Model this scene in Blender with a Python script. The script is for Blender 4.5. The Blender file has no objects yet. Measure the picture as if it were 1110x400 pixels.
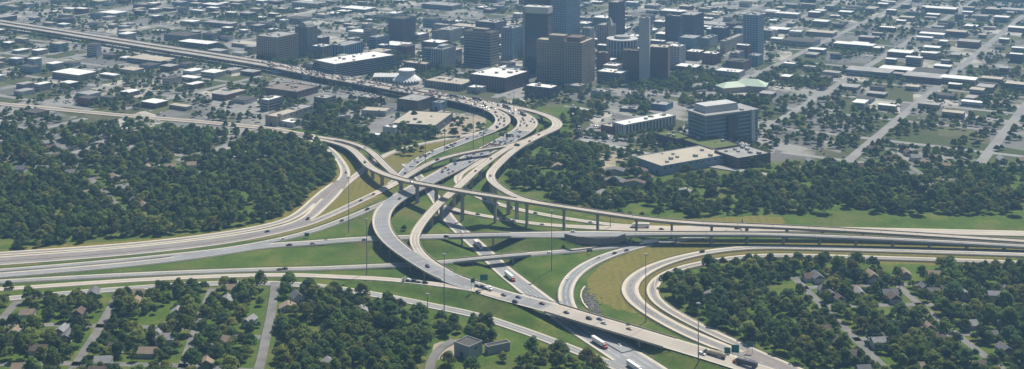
import bpy, bmesh, math, random
import numpy as np
from mathutils import Vector, Matrix
random.seed(7); np.random.seed(7)
R = math.radians

# ------------------------------------------------------------------ camera, sky, sun, exposure
H, F, CX, YH = 361.0, 1350.0, 555.0, -170.0        # camera height, focal length (px), centre, horizon row
sc = bpy.context.scene
C = sc.collection
cam = bpy.data.cameras.new("camera"); camo = bpy.data.objects.new("camera", cam); C.objects.link(camo)
camo.location = (0, 0, H); camo.rotation_euler = (R(90), 0, 0)
cam.sensor_fit = 'HORIZONTAL'; cam.sensor_width = 36; cam.lens = 36 * F / 1110
cam.shift_y = -(200 - YH) / 1110; cam.clip_start = 1; cam.clip_end = 30000
sc.camera = camo
SUN = Vector((.30, .44, .846)).normalized()
w = bpy.data.worlds.new("World"); sc.world = w; w.use_nodes = True
nt = w.node_tree; nt.nodes.clear()
sky = nt.nodes.new("ShaderNodeTexSky"); sky.sky_type = 'NISHITA'; sky.sun_disc = False
sky.sun_elevation = math.asin(SUN.z); sky.sun_rotation = math.atan2(SUN.x, SUN.y)
sky.air_density = 1.2; sky.dust_density = 1.5
bg = nt.nodes.new("ShaderNodeBackground"); bg.inputs[1].default_value = 0.058
wo = nt.nodes.new("ShaderNodeOutputWorld")
nt.links.new(sky.outputs[0], bg.inputs[0]); nt.links.new(bg.outputs[0], wo.inputs[0])
sl = bpy.data.lights.new("sun", 'SUN'); sl.energy = 5.0; sl.angle = R(.53); sl.color = (1, .94, .83)
so = bpy.data.objects.new("sun", sl); C.objects.link(so)
so.rotation_euler = SUN.to_track_quat('Z', 'Y').to_euler(); so.location = (500, 1500, 900)
sc.view_settings.view_transform = 'Standard'; sc.view_settings.look = 'None'
sc.view_settings.exposure = 0.38; sc.view_settings.gamma = 1
sc.cycles.use_denoising = True
sc.cycles.max_bounces = 5; sc.cycles.volume_bounces = 0

# ------------------------------------------------------------------ helpers
def P(x, y, z=0.0):                                  # a traced picture point of known height -> its place in the world
    k = (H - z) / (y - YH)
    return ((x - CX) * k, F * k, z)
def sc_at(y, z=0.0): return (y - YH) / (H - z)       # pixels per metre

MATS = {}
def mat(name, col, rough=.9, noise=.0, nscale=.1, spec=.2, metal=0.0, col2=None, rnd=0.0, trans=0.0, detail=4):
    if name in MATS: return MATS[name]
    m = bpy.data.materials.new(name); m.use_nodes = True
    t = m.node_tree; b = t.nodes["Principled BSDF"]
    b.inputs["Roughness"].default_value = rough; b.inputs["Metallic"].default_value = metal
    b.inputs["Specular IOR Level"].default_value = spec
    c2 = col2 if col2 else tuple(c * (1 - noise) for c in col)
    if noise or col2:
        g = t.nodes.new("ShaderNodeNewGeometry"); n = t.nodes.new("ShaderNodeTexNoise")
        n.inputs["Scale"].default_value = nscale; n.inputs["Detail"].default_value = detail
        t.links.new(g.outputs["Position"], n.inputs["Vector"])
        r = t.nodes.new("ShaderNodeValToRGB")
        r.color_ramp.elements[0].position = .35; r.color_ramp.elements[1].position = .65
        r.color_ramp.elements[0].color = (*c2, 1); r.color_ramp.elements[1].color = (*col, 1)
        t.links.new(n.outputs[0], r.inputs[0]); out = r.outputs[0]
        if rnd:
            oi = t.nodes.new("ShaderNodeObjectInfo"); h = t.nodes.new("ShaderNodeHueSaturation")
            mr = t.nodes.new("ShaderNodeMapRange"); mr.inputs[3].default_value = 1 - rnd; mr.inputs[4].default_value = 1 + rnd
            t.links.new(oi.outputs["Random"], mr.inputs[0]); t.links.new(mr.outputs[0], h.inputs["Value"])
            mh = t.nodes.new("ShaderNodeMath"); mh.operation = 'MULTIPLY_ADD'; mh.inputs[1].default_value = 7.31; mh.inputs[2].default_value = 0
            fr = t.nodes.new("ShaderNodeMath"); fr.operation = 'FRACT'
            mq = t.nodes.new("ShaderNodeMapRange"); mq.inputs[3].default_value = .485; mq.inputs[4].default_value = .53
            t.links.new(oi.outputs["Random"], mh.inputs[0]); t.links.new(mh.outputs[0], fr.inputs[0])
            t.links.new(fr.outputs[0], mq.inputs[0]); t.links.new(mq.outputs[0], h.inputs["Hue"])
            t.links.new(out, h.inputs["Color"]); out = h.outputs[0]
        t.links.new(out, b.inputs["Base Color"])
        if trans:
            tr = t.nodes.new("ShaderNodeBsdfTranslucent"); mx = t.nodes.new("ShaderNodeMixShader"); mx.inputs[0].default_value = trans
            t.links.new(out, tr.inputs[0]); t.links.new(b.outputs[0], mx.inputs[1]); t.links.new(tr.outputs[0], mx.inputs[2])
            t.links.new(mx.outputs[0], t.nodes["Material Output"].inputs[0])
    else:
        b.inputs["Base Color"].default_value = (*col, 1)
    MATS[name] = m
    return m

def tag(o, label, cat, group=None, kind=None):
    if label: o["label"] = label
    if cat: o["category"] = cat
    if group: o["group"] = group
    if kind: o["kind"] = kind
    return o
def link(o, parent=None):
    C.objects.link(o)
    if parent: o.parent = parent
    return o
def mesh(name, vs, fs, m):
    me = bpy.data.meshes.new(name); me.from_pydata([tuple(v) for v in vs], [], [tuple(f) for f in fs])
    if m: me.materials.append(m)
    return me
def mobj(name, vs, fs, m, parent=None, smooth=False):
    if parent is not None:
        l = parent.location; vs = [(v[0] - l.x, v[1] - l.y, v[2] - l.z) for v in vs]
    me = mesh(name, vs, fs, m)
    if smooth: me.polygons.foreach_set("use_smooth", [True] * len(me.polygons))
    return link(bpy.data.objects.new(name, me), parent)
def inst(name, me, parent=None, loc=(0, 0, 0), rz=0.0, scale=None):
    o = bpy.data.objects.new(name, me); o.location = loc; o.rotation_euler = (0, 0, rz)
    if scale: o.scale = scale
    return link(o, parent)
def empty(name, loc, rz=0.0):
    o = bpy.data.objects.new(name, None); o.location = loc; o.rotation_euler = (0, 0, rz); o.empty_display_size = .5
    return link(o)
class MB:                                            # mesh collector
    def __init__(s): s.v = []; s.f = []
    def box(s, x0, x1, y0, y1, z0, z1, tx=0, ty=0):
        b = len(s.v)
        s.v += [(x0, y0, z0), (x1, y0, z0), (x1, y1, z0), (x0, y1, z0),
                (x0 + tx, y0 + ty, z1), (x1 - tx, y0 + ty, z1), (x1 - tx, y1 - ty, z1), (x0 + tx, y1 - ty, z1)]
        s.f += [(b, b + 3, b + 2, b + 1), (b + 4, b + 5, b + 6, b + 7), (b, b + 1, b + 5, b + 4), (b + 1, b + 2, b + 6, b + 5),
                (b + 2, b + 3, b + 7, b + 6), (b + 3, b, b + 4, b + 7)]
        return s
    def prism(s, pts, y0, y1):                       # polygon in xz pushed along y
        b = len(s.v); n = len(pts)
        s.v += [(p[0], y0, p[1]) for p in pts] + [(p[0], y1, p[1]) for p in pts]
        s.f += [tuple(range(b, b + n)), tuple(range(b + 2 * n - 1, b + n - 1, -1))]
        s.f += [(b + i, b + n + i, b + n + (i + 1) % n, b + (i + 1) % n) for i in range(n)]
        return s
    def cyl(s, c0, c1, r0, r1, n=10):
        c0 = Vector(c0); c1 = Vector(c1); d = (c1 - c0).normalized()
        a = d.orthogonal().normalized(); bb = d.cross(a); b = len(s.v)
        for c, r in ((c0, r0), (c1, r1)):
            for i in range(n):
                t = 2 * math.pi * i / n; s.v.append(tuple(c + a * (r * math.cos(t)) + bb * (r * math.sin(t))))
        s.f += [(b + i, b + (i + 1) % n, b + n + (i + 1) % n, b + n + i) for i in range(n)]
        s.f += [tuple(range(b + n - 1, b - 1, -1)), tuple(range(b + n, b + 2 * n))]
        return s
    def me(s, name, m): return mesh(name, s.v, s.f, m)
    def obj(s, name, m, parent=None, loc=(0, 0, 0)): return inst(name, s.me(name, m), parent, loc)
def ngon(n, r): return [(r * math.cos(2 * math.pi * i / n), r * math.sin(2 * math.pi * i / n)) for i in range(n)]

# surfaces
ASPH = mat("asphalt", (.285, .290, .298), .95, .22, .06)
ASPHD = mat("old asphalt", (.30, .295, .28), .95, .2, .05)
STRD = mat("worn street asphalt", (.19, .185, .175), .95, .3, .08)
CONC = mat("pavement concrete", (.46, .405, .34), .95, .14, .05)
NEWL = mat("new brownish lanes", (.24, .205, .185), .95, .12, .04)
SHO = mat("pale concrete shoulder", (.52, .47, .37), .95, .12, .1)
BRC = mat("bridge concrete", (.41, .36, .29), .9, .2, .15)
PIERC = mat("pier concrete", (.36, .325, .27), .9, .2, .2)
GIRG = mat("green painted girder", (.10, .17, .13), .6, .1, .3)
WEAR = mat("tyre darkened lane wear", (.245, .247, .252), .95, .25, .035)
WEARC = mat("tyre darkened concrete wear", (.385, .352, .31), .95, .2, .035)
JOINT = mat("expansion joint", (.07, .07, .07), .9)
WHITE = mat("lane paint", (.62, .62, .58), .9)
YELP = mat("yellow lane paint", (.55, .40, .10), .9)
STEEL = mat("galvanised steel", (.22, .23, .235), .55, .1, 1, metal=.4)
SIGNG = mat("green sign sheet", (.012, .13, .10), .5)
SIGNB = mat("sign back", (.16, .17, .18), .7)
LOTM = mat("parking lot surface", (.22, .215, .205), .95, .25, .03)
DIRT = mat("bare dirt", (.34, .29, .22), .95, .25, .05)

# ------------------------------------------------------------------ road network (traced points: x, y, height, [width])
# kind per road: (name, label, width, surface, shoulder width, lanes, [(x,y,z[,w])...], bridge height from which it stands on piers)
RD = []
def road(key, name, label, wd, surf, sh, lanes, pts, bridge=2.6, girder=None, cat='road', pier='single', shm=None):
    RD.append(dict(key=key, name=name, label=label, w=wd, surf=surf, sh=sh, lanes=lanes, pts=pts, bridge=bridge, girder=girder, cat=cat, pier=pier, shm=shm or SHO))
road('A', 'freeway_viaduct', 'raised freeway carriageway full of traffic curving down on the near side', 16, CONC, 1.6, 5,
     [(-150, 3.5, 8), (0, 26, 8), (150, 49.5, 8), (289, 71.3, 8, 16), (350, 83.3, 8, 16), (400, 92.2, 8, 16), (435, 98.6, 8, 16), (470, 104.6, 8, 16.5), (500, 109.8, 8, 17), (520, 114.8, 8, 18), (535, 120, 7.5, 19),
      (544, 126, 6.5, 20), (545.8, 132, 5, 20), (541, 137.6, 3.2, 19), (533, 141.5, 1.6, 17), (527, 144, .8, 16.5), (512, 149.5, 0, 16.5), (497, 155.5, 0, 16), (482, 161, 0, 16), (466, 167.3, 0, 15), (452, 175, 0, 14), (441, 184, 0, 12), (434, 192, 0, 11), (424, 200, .2, 10)],
     pier='multi')
road('B', 'freeway_viaduct', 'raised freeway carriageway full of traffic curving down on the far side', 16, CONC, 1.6, 6,
     [(-150, .2, 8), (0, 22.6, 8), (150, 46, 8), (289, 67.8, 8, 15), (350, 80, 8, 15), (400, 89, 8, 15), (435, 94.6, 8, 15), (470, 100.6, 8, 15.5), (500, 106, 8, 16.5), (530, 112.5, 8, 19), (552, 119, 8, 22), (566, 125.5, 8, 25), (572.5, 132, 7.5, 26), (571, 138, 6.2, 26),
      (563, 144.5, 4.5, 26), (548, 152.5, 3, 26), (528, 162.5, 2.4, 25), (508, 172.5, 2.4, 24), (490, 183.2, 3.2, 23), (475, 191, 4.6, 21), (460, 199, 6, 20), (445, 207, 7, 19), (430.5, 215.5, 7.5, 18), (420.5, 223, 7.6, 17.5),
      (414.5, 232, 8.6, 17), (413.2, 242, 9.2, 17), (417, 253, 9.4, 17), (427, 264.5, 9.2, 17), (440.5, 275, 8.8, 16.5), (456.5, 285.5, 8.2, 16), (474, 295.5, 7.6, 18), (494, 303.5, 7, 19.5), (518, 312, 6.5, 20), (545, 320.5, 6.5, 20), (584, 330.5, 6.5, 20), (612.5, 338.5, 6.5, 20),
      (640, 347, 6.5, 20), (685, 359.8, 6.3, 20), (720, 370.5, 6, 20), (750, 379.5, 5, 20), (780, 388.5, 4, 20), (810, 398, 3, 20), (850, 411, 2, 20), (900, 427, 1, 20), (960, 446, 0, 20)],
     pier='multi', bridge=2.2)
road('C', 'flyover_ramp', 'outermost raised ramp bending round the freeway curve on short piers', 13, CONC, 1.2, 2,
     [(540, 113, 8), (560, 116.7, 8, 13), (575, 120, 8, 13), (590, 124.6, 8, 13), (600, 129, 8.2, 13), (604.6, 134, 8.6, 13), (602.5, 139, 9, 13.5), (592, 144, 9.4, 14), (580, 149.3, 9.8, 13), (566, 154.5, 10.2, 9), (550, 161.5, 11, 9), (538, 169, 11.8, 9), (526, 177.8, 12.6, 9),
      (515, 186.2, 13.2, 9), (505, 195.5, 14, 9), (490, 209, 14.6, 9), (475, 222, 14.6, 9), (464.5, 233.5, 14, 9), (455.5, 244.5, 12.6, 9), (449.5, 255, 11, 9), (448.6, 263.5, 9.8, 9), (453, 271.5, 8.8, 9), (461, 280, 8.2, 9), (472, 288, 7.9, 9), (488, 296.5, 7.2, 9)], cat='flyover')
road('J', 'flyover_ramp', 'raised ramp swinging round a tight bend beside the wood', 9.5, CONC, 1.2, 2,
     [(586, 147.5, 9.5), (575, 153, 10), (563, 159.8, 10.4), (551, 168.5, 11.2), (541, 178, 12.4), (534.5, 184.5, 13.4), (531.2, 190, 14.5), (533.2, 196.5, 16), (540.5, 203, 18), (552, 210, 20.3), (566, 216.3, 22.5), (585, 220.5, 22.4)], cat='flyover')
road('F', 'flyover_ramp', 'tallest long flyover crossing the whole interchange on slender hammerhead piers', 10, CONC, 1.3, 2,
     [(330, 147.2, .6), (346, 151.2, 2), (364, 155.4, 4), (378, 160.2, 5.8), (388, 167.5, 7.5), (395.5, 176, 9), (403, 182.8, 10.5), (415, 188.6, 12.4), (430, 193.6, 15), (445, 197.5, 18), (475, 203, 23), (500, 207.6, 25), (520, 210.8, 25), (544, 214.4, 24.3), (566, 217.8, 23.6), (594.5, 222.2, 22),
      (640, 229, 19.6), (690, 236.4, 16.6), (740, 241.3, 14), (780, 243.6, 12.6), (822, 245.2, 11.5), (900, 249, 9), (1000, 255, 6.5), (1110, 262, 4), (1250, 271, 2)], cat='flyover')
road('E', 'flyover_ramp', 'lower raised ramp branching beside the tall flyover and ending under it', 9, CONC, 1.2, 2,
     [(335, 147.6, 1), (348, 149, 2.2), (362, 151, 4), (376, 154, 6), (388, 157.6, 7.6), (398, 162, 8.2), (406, 168, 8), (413, 175, 6.8), (421, 183, 4.6), (429, 190, 2.4), (434, 194.5, .8)], cat='flyover')
road('D', 'flyover_ramp', 'raised connector ramp with grey fascia crossing over the grey freeway lanes', 9, CONC, 1.2, 2,
     [(574, 151.2, 9.9), (562, 155.6, 10), (549.5, 158.8, 10), (535, 161, 9.8), (520, 163, 9.6), (500, 167, 9), (486, 170.4, 8.2), (474, 174, 7.2), (462, 179.5, 5.8), (452, 185, 4.4), (443, 190.6, 3), (432, 197.2, 1.6), (418, 205, .7), (404, 211.8, .3)], cat='flyover')
road('M', 'road', 'brown two lane road slanting below the yellow grass on the left', 10, NEWL, 1.6, 2,
     [(424, 200.4, .3), (416, 205.6, .2), (404, 211.6, 0), (391, 217.6, 0), (364, 230.5, 0), (340, 240.8, 0), (317, 248, 0), (289, 254.7, 0), (240, 263.5, 0), (150, 274, 0), (0, 286, 0), (-200, 299, 0)])
road('L', 'road', 'grey slip road leaving the big curve toward the left edge', 9.5, ASPH, 1.6, 2,
     [(428, 215, 7.2), (419, 219.2, 6), (408, 224, 4), (397, 228.4, 2), (384, 234, .8), (370, 239.6, .2), (346, 248.5, 0), (325, 254.8, 0), (307, 259.4, 0), (289, 263, 0), (250, 270, 0), (150, 281, 0), (0, 294, 0), (-200, 308, 0)])
road('N', 'road', 'long level road crossing the interchange under the tall flyover', 13, ASPH, 2.2, 2,
     [(-200, 313, 0), (0, 299, 0), (150, 286, 0), (230, 276, 0), (289, 267, 0), (340, 263.7, .4), (370, 261, 1.5), (403, 259.3, 3.5), (440, 257.6, 6, 12), (484, 256.6, 7, 12), (535, 255.4, 7, 12), (560, 255, 7, 14), (600, 254.8, 7.2, 17), (640, 254.3, 7.6, 17), (680, 254.2, 8, 14),
      (715, 254.2, 8.3, 11), (760, 254.3, 8.4, 10), (822, 254.6, 8.4, 10), (900, 257, 7.6, 10), (1000, 261.5, 6, 10), (1110, 267.5, 4, 10), (1250, 276, 2, 10)], bridge=99, girder=GIRG)
road('O', 'road', 'thin grey road running level below the crossing and bridging the freeway', 9.5, ASPHD, 1.6, 2,
     [(-200, 318, 0), (0, 306, 0), (150, 298, 0), (289, 292.8, 0), (340, 291.8, 0), (385, 290, .2), (420, 288.4, .6), (450, 287, 1.4), (475, 285.4, 2.4), (505, 282.2, 3.2), (540, 278.9, 3.2), (565, 276.8, 2.4), (590, 274.8, 1.2), (615, 273, .5), (639, 270.6, .1), (660, 268.6, 0), (684, 266.6, 0), (711, 263.8, 0), (735, 261, 0), (760, 257.4, 0), (790, 253, 0), (822, 251, 0)], bridge=99)
road('O2', 'road', 'narrow merge road climbing along the grass to join the curve', 8, CONC, 1.2, 1,
     [(-200, 326, 0), (0, 314, 0), (150, 304, 0), (250, 299.5, 0), (300, 298.6, 0), (335, 299, 0), (362, 300.6, .3), (400, 302, 1.6), (437, 304.8, 3.6), (475, 309, 5.6), (497, 311.8, 6.2), (520, 315.4, 6.3), (545, 322, 6.3)], bridge=99)
road('O3', 'road', 'grey frontage road slanting through the grass behind the grove', 10, ASPHD, 1.2, 2,
     [(-200, 343, 0), (0, 325, 0), (150, 312.5, 0), (250, 307.5, 0), (330, 309.5, 0), (384, 316.2, 0), (415, 321.5, 0), (434, 325, 0), (467, 332, 0), (505, 339.6, 0), (526, 345, 0), (550, 353.2, 0), (580, 363.4, 0), (610, 375, 0), (632, 383.8, 0), (652, 391.5, 0), (672, 400, 0), (700, 413, 0), (740, 432, 0)], bridge=99)
road('V', 'road', 'sunken freeway running diagonally under the bridges toward the camera', 17, ASPH, 2.2, 4,
     [(440, 178, 0, 11), (452, 190, 0, 11), (462, 202, -.5, 11), (472, 215, -1.6, 11.5), (480, 228, -3, 12), (489, 241, -4, 13), (500, 251.5, -4, 14), (512, 262, -4, 14.5), (527, 275.5, -4, 15), (546, 294, -3.6, 16), (565, 309, -3, 17), (583, 323.2, -2.4, 18), (606, 341, -1.8, 19), (634, 359.5, -1.2, 22), (664, 377.5, -.6, 25), (690, 394, -.2, 26), (725, 417, 0, 26), (770, 448, 0, 26)], bridge=99)
road('W', 'road', 'slip road leaving the freeway along the yellow grass and passing under the ramps', 8.5, CONC, 1.4, 1,
     [(527, 142.2, .6), (512, 146.4, 0), (493, 150, 0), (472, 153.8, 0), (457, 156.6, 0), (443, 160, 0), (428, 164.5, 0), (415, 170, 0), (404, 177, 0), (391, 186.8, 0), (378, 197, 0), (368, 206, 0)], bridge=99)
road('K', 'road', 'brown lanes with pale shoulders curving past the wood', 14, NEWL, 2.8, 2,
     [(289, 141.2, 0, 10), (312, 144, 0, 10), (330, 149.4, 0, 9), (349, 157, 0, 9), (360, 164.5, 0, 9), (367.5, 173.5, 0, 9.5), (373, 182, 0, 10), (374.3, 190, 0, 11), (369, 200, 0, 15), (358.5, 213, 0, 16), (346, 225.5, 0, 15), (332.5, 238, 0, 13), (310, 246.4, 0, 12), (289, 251, 0, 11), (240, 259.6, 0), (150, 270, 0), (0, 281.6, 0), (-200, 294, 0)], bridge=99)
road('X', 'road', 'separate brown lane with pale shoulder tight along the wood edge', 10.5, NEWL, 2.6, 1,
     [(362, 199, 0, 5), (355, 204.5, 0, 8), (344.5, 214, 0, 10.5), (333, 225, 0, 10.5), (321, 234.5, 0, 10.5), (308, 240.6, 0, 10.5), (289, 245.6, 0, 10.5), (240, 254.4, 0), (150, 265, 0), (0, 276, 0), (-200, 288, 0)], bridge=99)
road('T', 'road', 'tan road entering at the left edge between the wood and the warehouses', 15, NEWL, 2.8, 3,
     [(-200, 92, 0), (0, 113, 0), (150, 127, 0), (240, 134.5, 0), (289, 139.6, 0), (304, 142, .2), (322, 145.4, .4), (338, 148, .8)], bridge=99)
road('Q1', 'road', 'upper thin pale road skirting the wood below the tall flyover', 7.5, CONC, 1.2, 1,
     [(530, 168.6, 1.4), (519, 177, 1, 8), (508, 182.6, .6, 8), (500, 187, .3, 8), (495.5, 192.6, 0, 8), (496.5, 199, 0), (504, 205.5, 0), (516, 212.8, 0), (530, 218.6, 0), (552, 225.3, 0), (581, 231.8, 0), (619, 238.4, 0), (642, 241.8, 0), (667, 244.6, 0), (700, 246.6, 0), (740, 247.4, 0)], bridge=99)
road('Q2', 'road', 'lower pale road widening toward the right edge under the flyover', 8, CONC, 1.4, 2,
     [(484, 224.5, -2.6, 7), (494, 228.4, -1.4, 7), (508, 231.6, 0, 7), (542, 237.6, 0, 7), (575, 242.8, 0, 7.5), (605, 245.4, 0, 8), (645, 247.6, 0, 11), (690, 248.5, 0, 14), (740, 248.5, 0, 15), (822, 248.5, 0, 15), (950, 250.5, 0, 15), (1110, 254, 0, 15), (1300, 259, 0, 15)], bridge=99)
road('Y', 'road', 'grey loop ramp curving down from the crossing to pass under the long bridge', 12, ASPH, 2.2, 2,
     [(705, 265.6, 0, 8), (690, 269, 0, 10), (672, 273.4, 0, 11), (651, 281, 0, 12), (633, 290, 0, 12), (619.5, 301.5, 0, 12), (613.2, 314, 0, 12), (613.5, 327, 0, 12), (620, 340, 0, 12), (636, 354, 0, 11), (656, 367, 0, 10), (680, 382, 0, 9)], bridge=99)
road('Z1', 'road', 'outer new brown loop road with wide pale shoulders on the right', 13, NEWL, 3.0, 2,
     [(1300, 284, 0, 10), (1110, 277, 0, 10), (950, 272, 0, 10), (850, 269.2, 0, 10), (822, 269, 0, 10), (795, 270.6, 0, 10), (762, 275, 0, 10.5), (737, 280.6, 0, 11), (718, 286.4, 0, 12), (702, 293.2, 0, 13), (688.5, 302, 0, 13.5), (681.8, 312, 0, 13.5), (684.5, 322.5, 0, 13.5), (693, 331.5, 0, 13), (705, 340, 0, 13), (730, 354.4, 0, 13), (757, 367.2, 0, 14), (780, 376.6, 0, 14), (804, 386, .2, 14), (822, 393, .3, 14), (860, 407, .3, 14), (920, 429, .3, 14)], bridge=99)
road('Z2', 'road', 'inner new brown loop road hugging the grove on the right', 9.5, NEWL, 2.2, 1,
     [(1300, 294, 0), (1110, 286, 0), (950, 280.5, 0), (850, 278, 0), (822, 278.4, 0), (795, 280.6, 0), (774, 284, 0), (750, 288.6, 0), (732, 293.6, 0), (716.5, 301, 0), (707, 310.5, 0), (707, 320.5, 0), (716, 331.5, 0), (740, 346, 0), (756, 354.4, 0), (778, 364.8, 0), (800, 374.8, 0), (822, 384.5, 0), (860, 401, 0), (920, 425, 0)], bridge=99)
road('S1', 'street', 'narrow residential street running up the left edge past the grove', 6.4, STRD, 0, 1,
     [(270, 430, 0), (282, 395, 0), (289, 362, 0), (294, 338, 0), (297, 318, 0), (298, 307, 0)], bridge=99)
road('S2', 'street', 'short side street beside the grey block building', 6, STRD, 0, 1,
     [(462, 440, 0), (463, 412, 0), (466, 396, 0), (472, 382, 0), (480, 374, 0), (492, 370, 0)], bridge=99)
road('S3', 'street', 'city street with median lights in front of the white office building', 12, ASPHD, 0, 4,
     [(630, 152, 0), (660, 158, 0), (690, 165, 0), (720, 171.5, 0), (760, 179, 0), (805, 186, 0), (870, 197, 0)], bridge=99)
road('S4', 'street', 'far boulevard running through the low rise district', 20, LOTM, 0, 4,
     [(395, 9, 0), (425, 12.5, 0), (450, 14, 0), (480, 17, 0), (505, 20.5, 0), (540, 21.5, 0), (600, 21, 0), (680, 14, 0), (760, 7, 0), (823, 2, 0), (900, -4, 0)], bridge=99)

def catmull(pts, w0):
    Wp = [Vector(P(p[0], p[1], p[2])) for p in pts]; ww = [p[3] if len(p) > 3 else w0 for p in pts]
    out = []; wo_ = []
    n = len(Wp)
    for i in range(n - 1):
        p0 = Wp[max(i - 1, 0)]; p1 = Wp[i]; p2 = Wp[i + 1]; p3 = Wp[min(i + 2, n - 1)]
        d1 = max((p1 - p0).length, 1e-3) ** .5; d2 = max((p2 - p1).length, 1e-3) ** .5; d3 = max((p3 - p2).length, 1e-3) ** .5
        if i == 0: m1 = (p2 - p1)
        else: m1 = ((p1 - p0) / d1 - (p2 - p0) / (d1 + d2) + (p2 - p1) / d2) * d2
        if i == n - 2: m2 = (p2 - p1)
        else: m2 = ((p2 - p1) / d2 - (p3 - p1) / (d2 + d3) + (p3 - p2) / d3) * d2
        k = max(2, int((p2 - p1).length / 2.5))
        for j in range(k):
            t = j / k; t2 = t * t; t3 = t2 * t
            out.append(p1 * (2 * t3 - 3 * t2 + 1) + m1 * (t3 - 2 * t2 + t) + p2 * (-2 * t3 + 3 * t2) + m2 * (t3 - t2))
            wo_.append(ww[i] * (1 - t) + ww[i + 1] * t)
    out.append(Wp[-1]); wo_.append(ww[-1])
    a = np.array([[*v] for v in out]); b = np.array(wo_)
    s = np.concatenate([[0], np.cumsum(np.linalg.norm(np.diff(a[:, :2], axis=0), axis=1))])
    L = s[-1]; m = max(4, int(L / 4.0)); u = np.linspace(0, L, m)
    a = np.stack([np.interp(u, s, a[:, k]) for k in range(3)], 1); b = np.interp(u, s, b)
    ker = np.exp(-.5 * (np.arange(-7, 8) / 3.0) ** 2); ker /= ker.sum()
    def sm(q):
        pad = np.concatenate([2 * q[0] - q[7:0:-1], q, 2 * q[-1] - q[-2:-9:-1]]) if len(q) > 8 else None
        return q if pad is None else np.convolve(pad, ker, 'valid')
    a = np.stack([sm(a[:, k]) for k in range(3)], 1); b = sm(b); a[:, 2] = np.maximum(a[:, 2], -5)
    return a, b
SX = []; 
for i, r in enumerate(RD):
    a, b = catmull(r['pts'], r['w'])
    a[:, 2] += .25 + .035 * i                         # every road lies a little over the ground and off its neighbours
    r['p'] = a; r['hw'] = b / 2
    t = np.gradient(a, axis=0); t[:, 2] = 0; t /= np.linalg.norm(t, axis=1)[:, None] + 1e-9
    r['t'] = t; r['n'] = np.stack([-t[:, 1], t[:, 0], 0 * t[:, 0]], 1)
    z = a[:, 2]; br = z > r['bridge'] + .25
    if r['key'] == 'N':                               # bridges by place along the road
        sx = CX + a[:, 0] * F / a[:, 1]; br = ((sx > 489) & (sx < 553)) | ((sx > 676) & (sx < 1150))
    if r['key'] == 'O':
        sx = CX + a[:, 0] * F / a[:, 1]; br = ((sx > 496) & (sx < 572))
    if r['key'] == 'B':
        sx = CX + a[:, 0] * F / a[:, 1]; ff = a[:, 1] < 1000
        br = np.where(a[:, 1] > 1240, z > 3.6, np.where(ff, (sx > 602) & (sx < 722) | (sx < 484), True))
    if r['key'] == 'A': br = z > 2.2
    if r['key'] == 'L': br = z > 5.6
    r['br'] = br
    SX.append(np.column_stack([a, b / 2, np.full(len(a), i), br]))
SX = np.concatenate(SX)
def inside_other(q, i, slack=.4, dz=2.2):
    o = SX[SX[:, 4] != i]; res = np.zeros(len(q), bool)
    for k0 in range(0, len(q), 200):
        c = q[k0:k0 + 200]
        d = np.hypot(c[:, None, 0] - o[None, :, 0], c[:, None, 1] - o[None, :, 1])
        res[k0:k0 + 200] = ((d < o[None, :, 3] - slack) & (abs(c[:, None, 2] - o[None, :, 2]) < dz)).any(1)
    return res

# ------------------------------------------------------------------ ground (one sheet with embankments under the roads)
GR = SX[SX[:, 5] == 0]; FILL = GR[GR[:, 2] > .55 + .9]
def height(x, y):
    x = np.atleast_1d(np.asarray(x, float)); y = np.atleast_1d(np.asarray(y, float)); h = np.zeros(len(x))
    f = FILL[::2]
    for k0 in range(0, len(x), 4000):
        xs = x[k0:k0 + 4000, None]; ys = y[k0:k0 + 4000, None]
        d = np.hypot(xs - f[None, :, 0], ys - f[None, :, 1])
        h[k0:k0 + 4000] = np.maximum(0, (f[None, :, 2] - .45 - np.maximum(0, d - f[None, :, 3] - 1.2) * .42).max(1))
    cut = GR[GR[:, 2] < .1][::2]
    for k0 in range(0, len(x), 4000):
        d = np.hypot(x[k0:k0 + 4000, None] - cut[None, :, 0], y[k0:k0 + 4000, None] - cut[None, :, 1])
        h[k0:k0 + 4000] = np.minimum(h[k0:k0 + 4000], (cut[None, :, 2] - .6 + np.maximum(0, d - cut[None, :, 3] - 2) * .38).min(1))
    idx = np.where(h > .05)[0]; g = GR[::2]
    for k0 in range(0, len(idx), 2000):
        ii = idx[k0:k0 + 2000]
        d = np.hypot(x[ii, None] - g[None, :, 0], y[ii, None] - g[None, :, 1])
        c = (np.maximum(g[None, :, 2] - .45, 0) + np.maximum(0, d - g[None, :, 3] - 2.5) * .55).min(1)
        h[ii] = np.minimum(h[ii], c)
    return h
def h1(x, y): return float(height(x, y)[0])
def pg(x, y):                                         # picture point of something standing on the ground
    z = 0
    for _ in range(3): z = h1(*P(x, y, z)[:2])
    return P(x, y, z)
def pip(px, py, poly):
    ins = np.zeros(len(px), bool); n = len(poly)
    for i in range(n):
        x0, y0 = poly[i]; x1, y1 = poly[(i + 1) % n]
        if y0 == y1: continue
        c = ((y0 > py) != (y1 > py)) & (px < (x1 - x0) * (py - y0) / (y1 - y0) + x0); ins ^= c
    return ins
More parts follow.
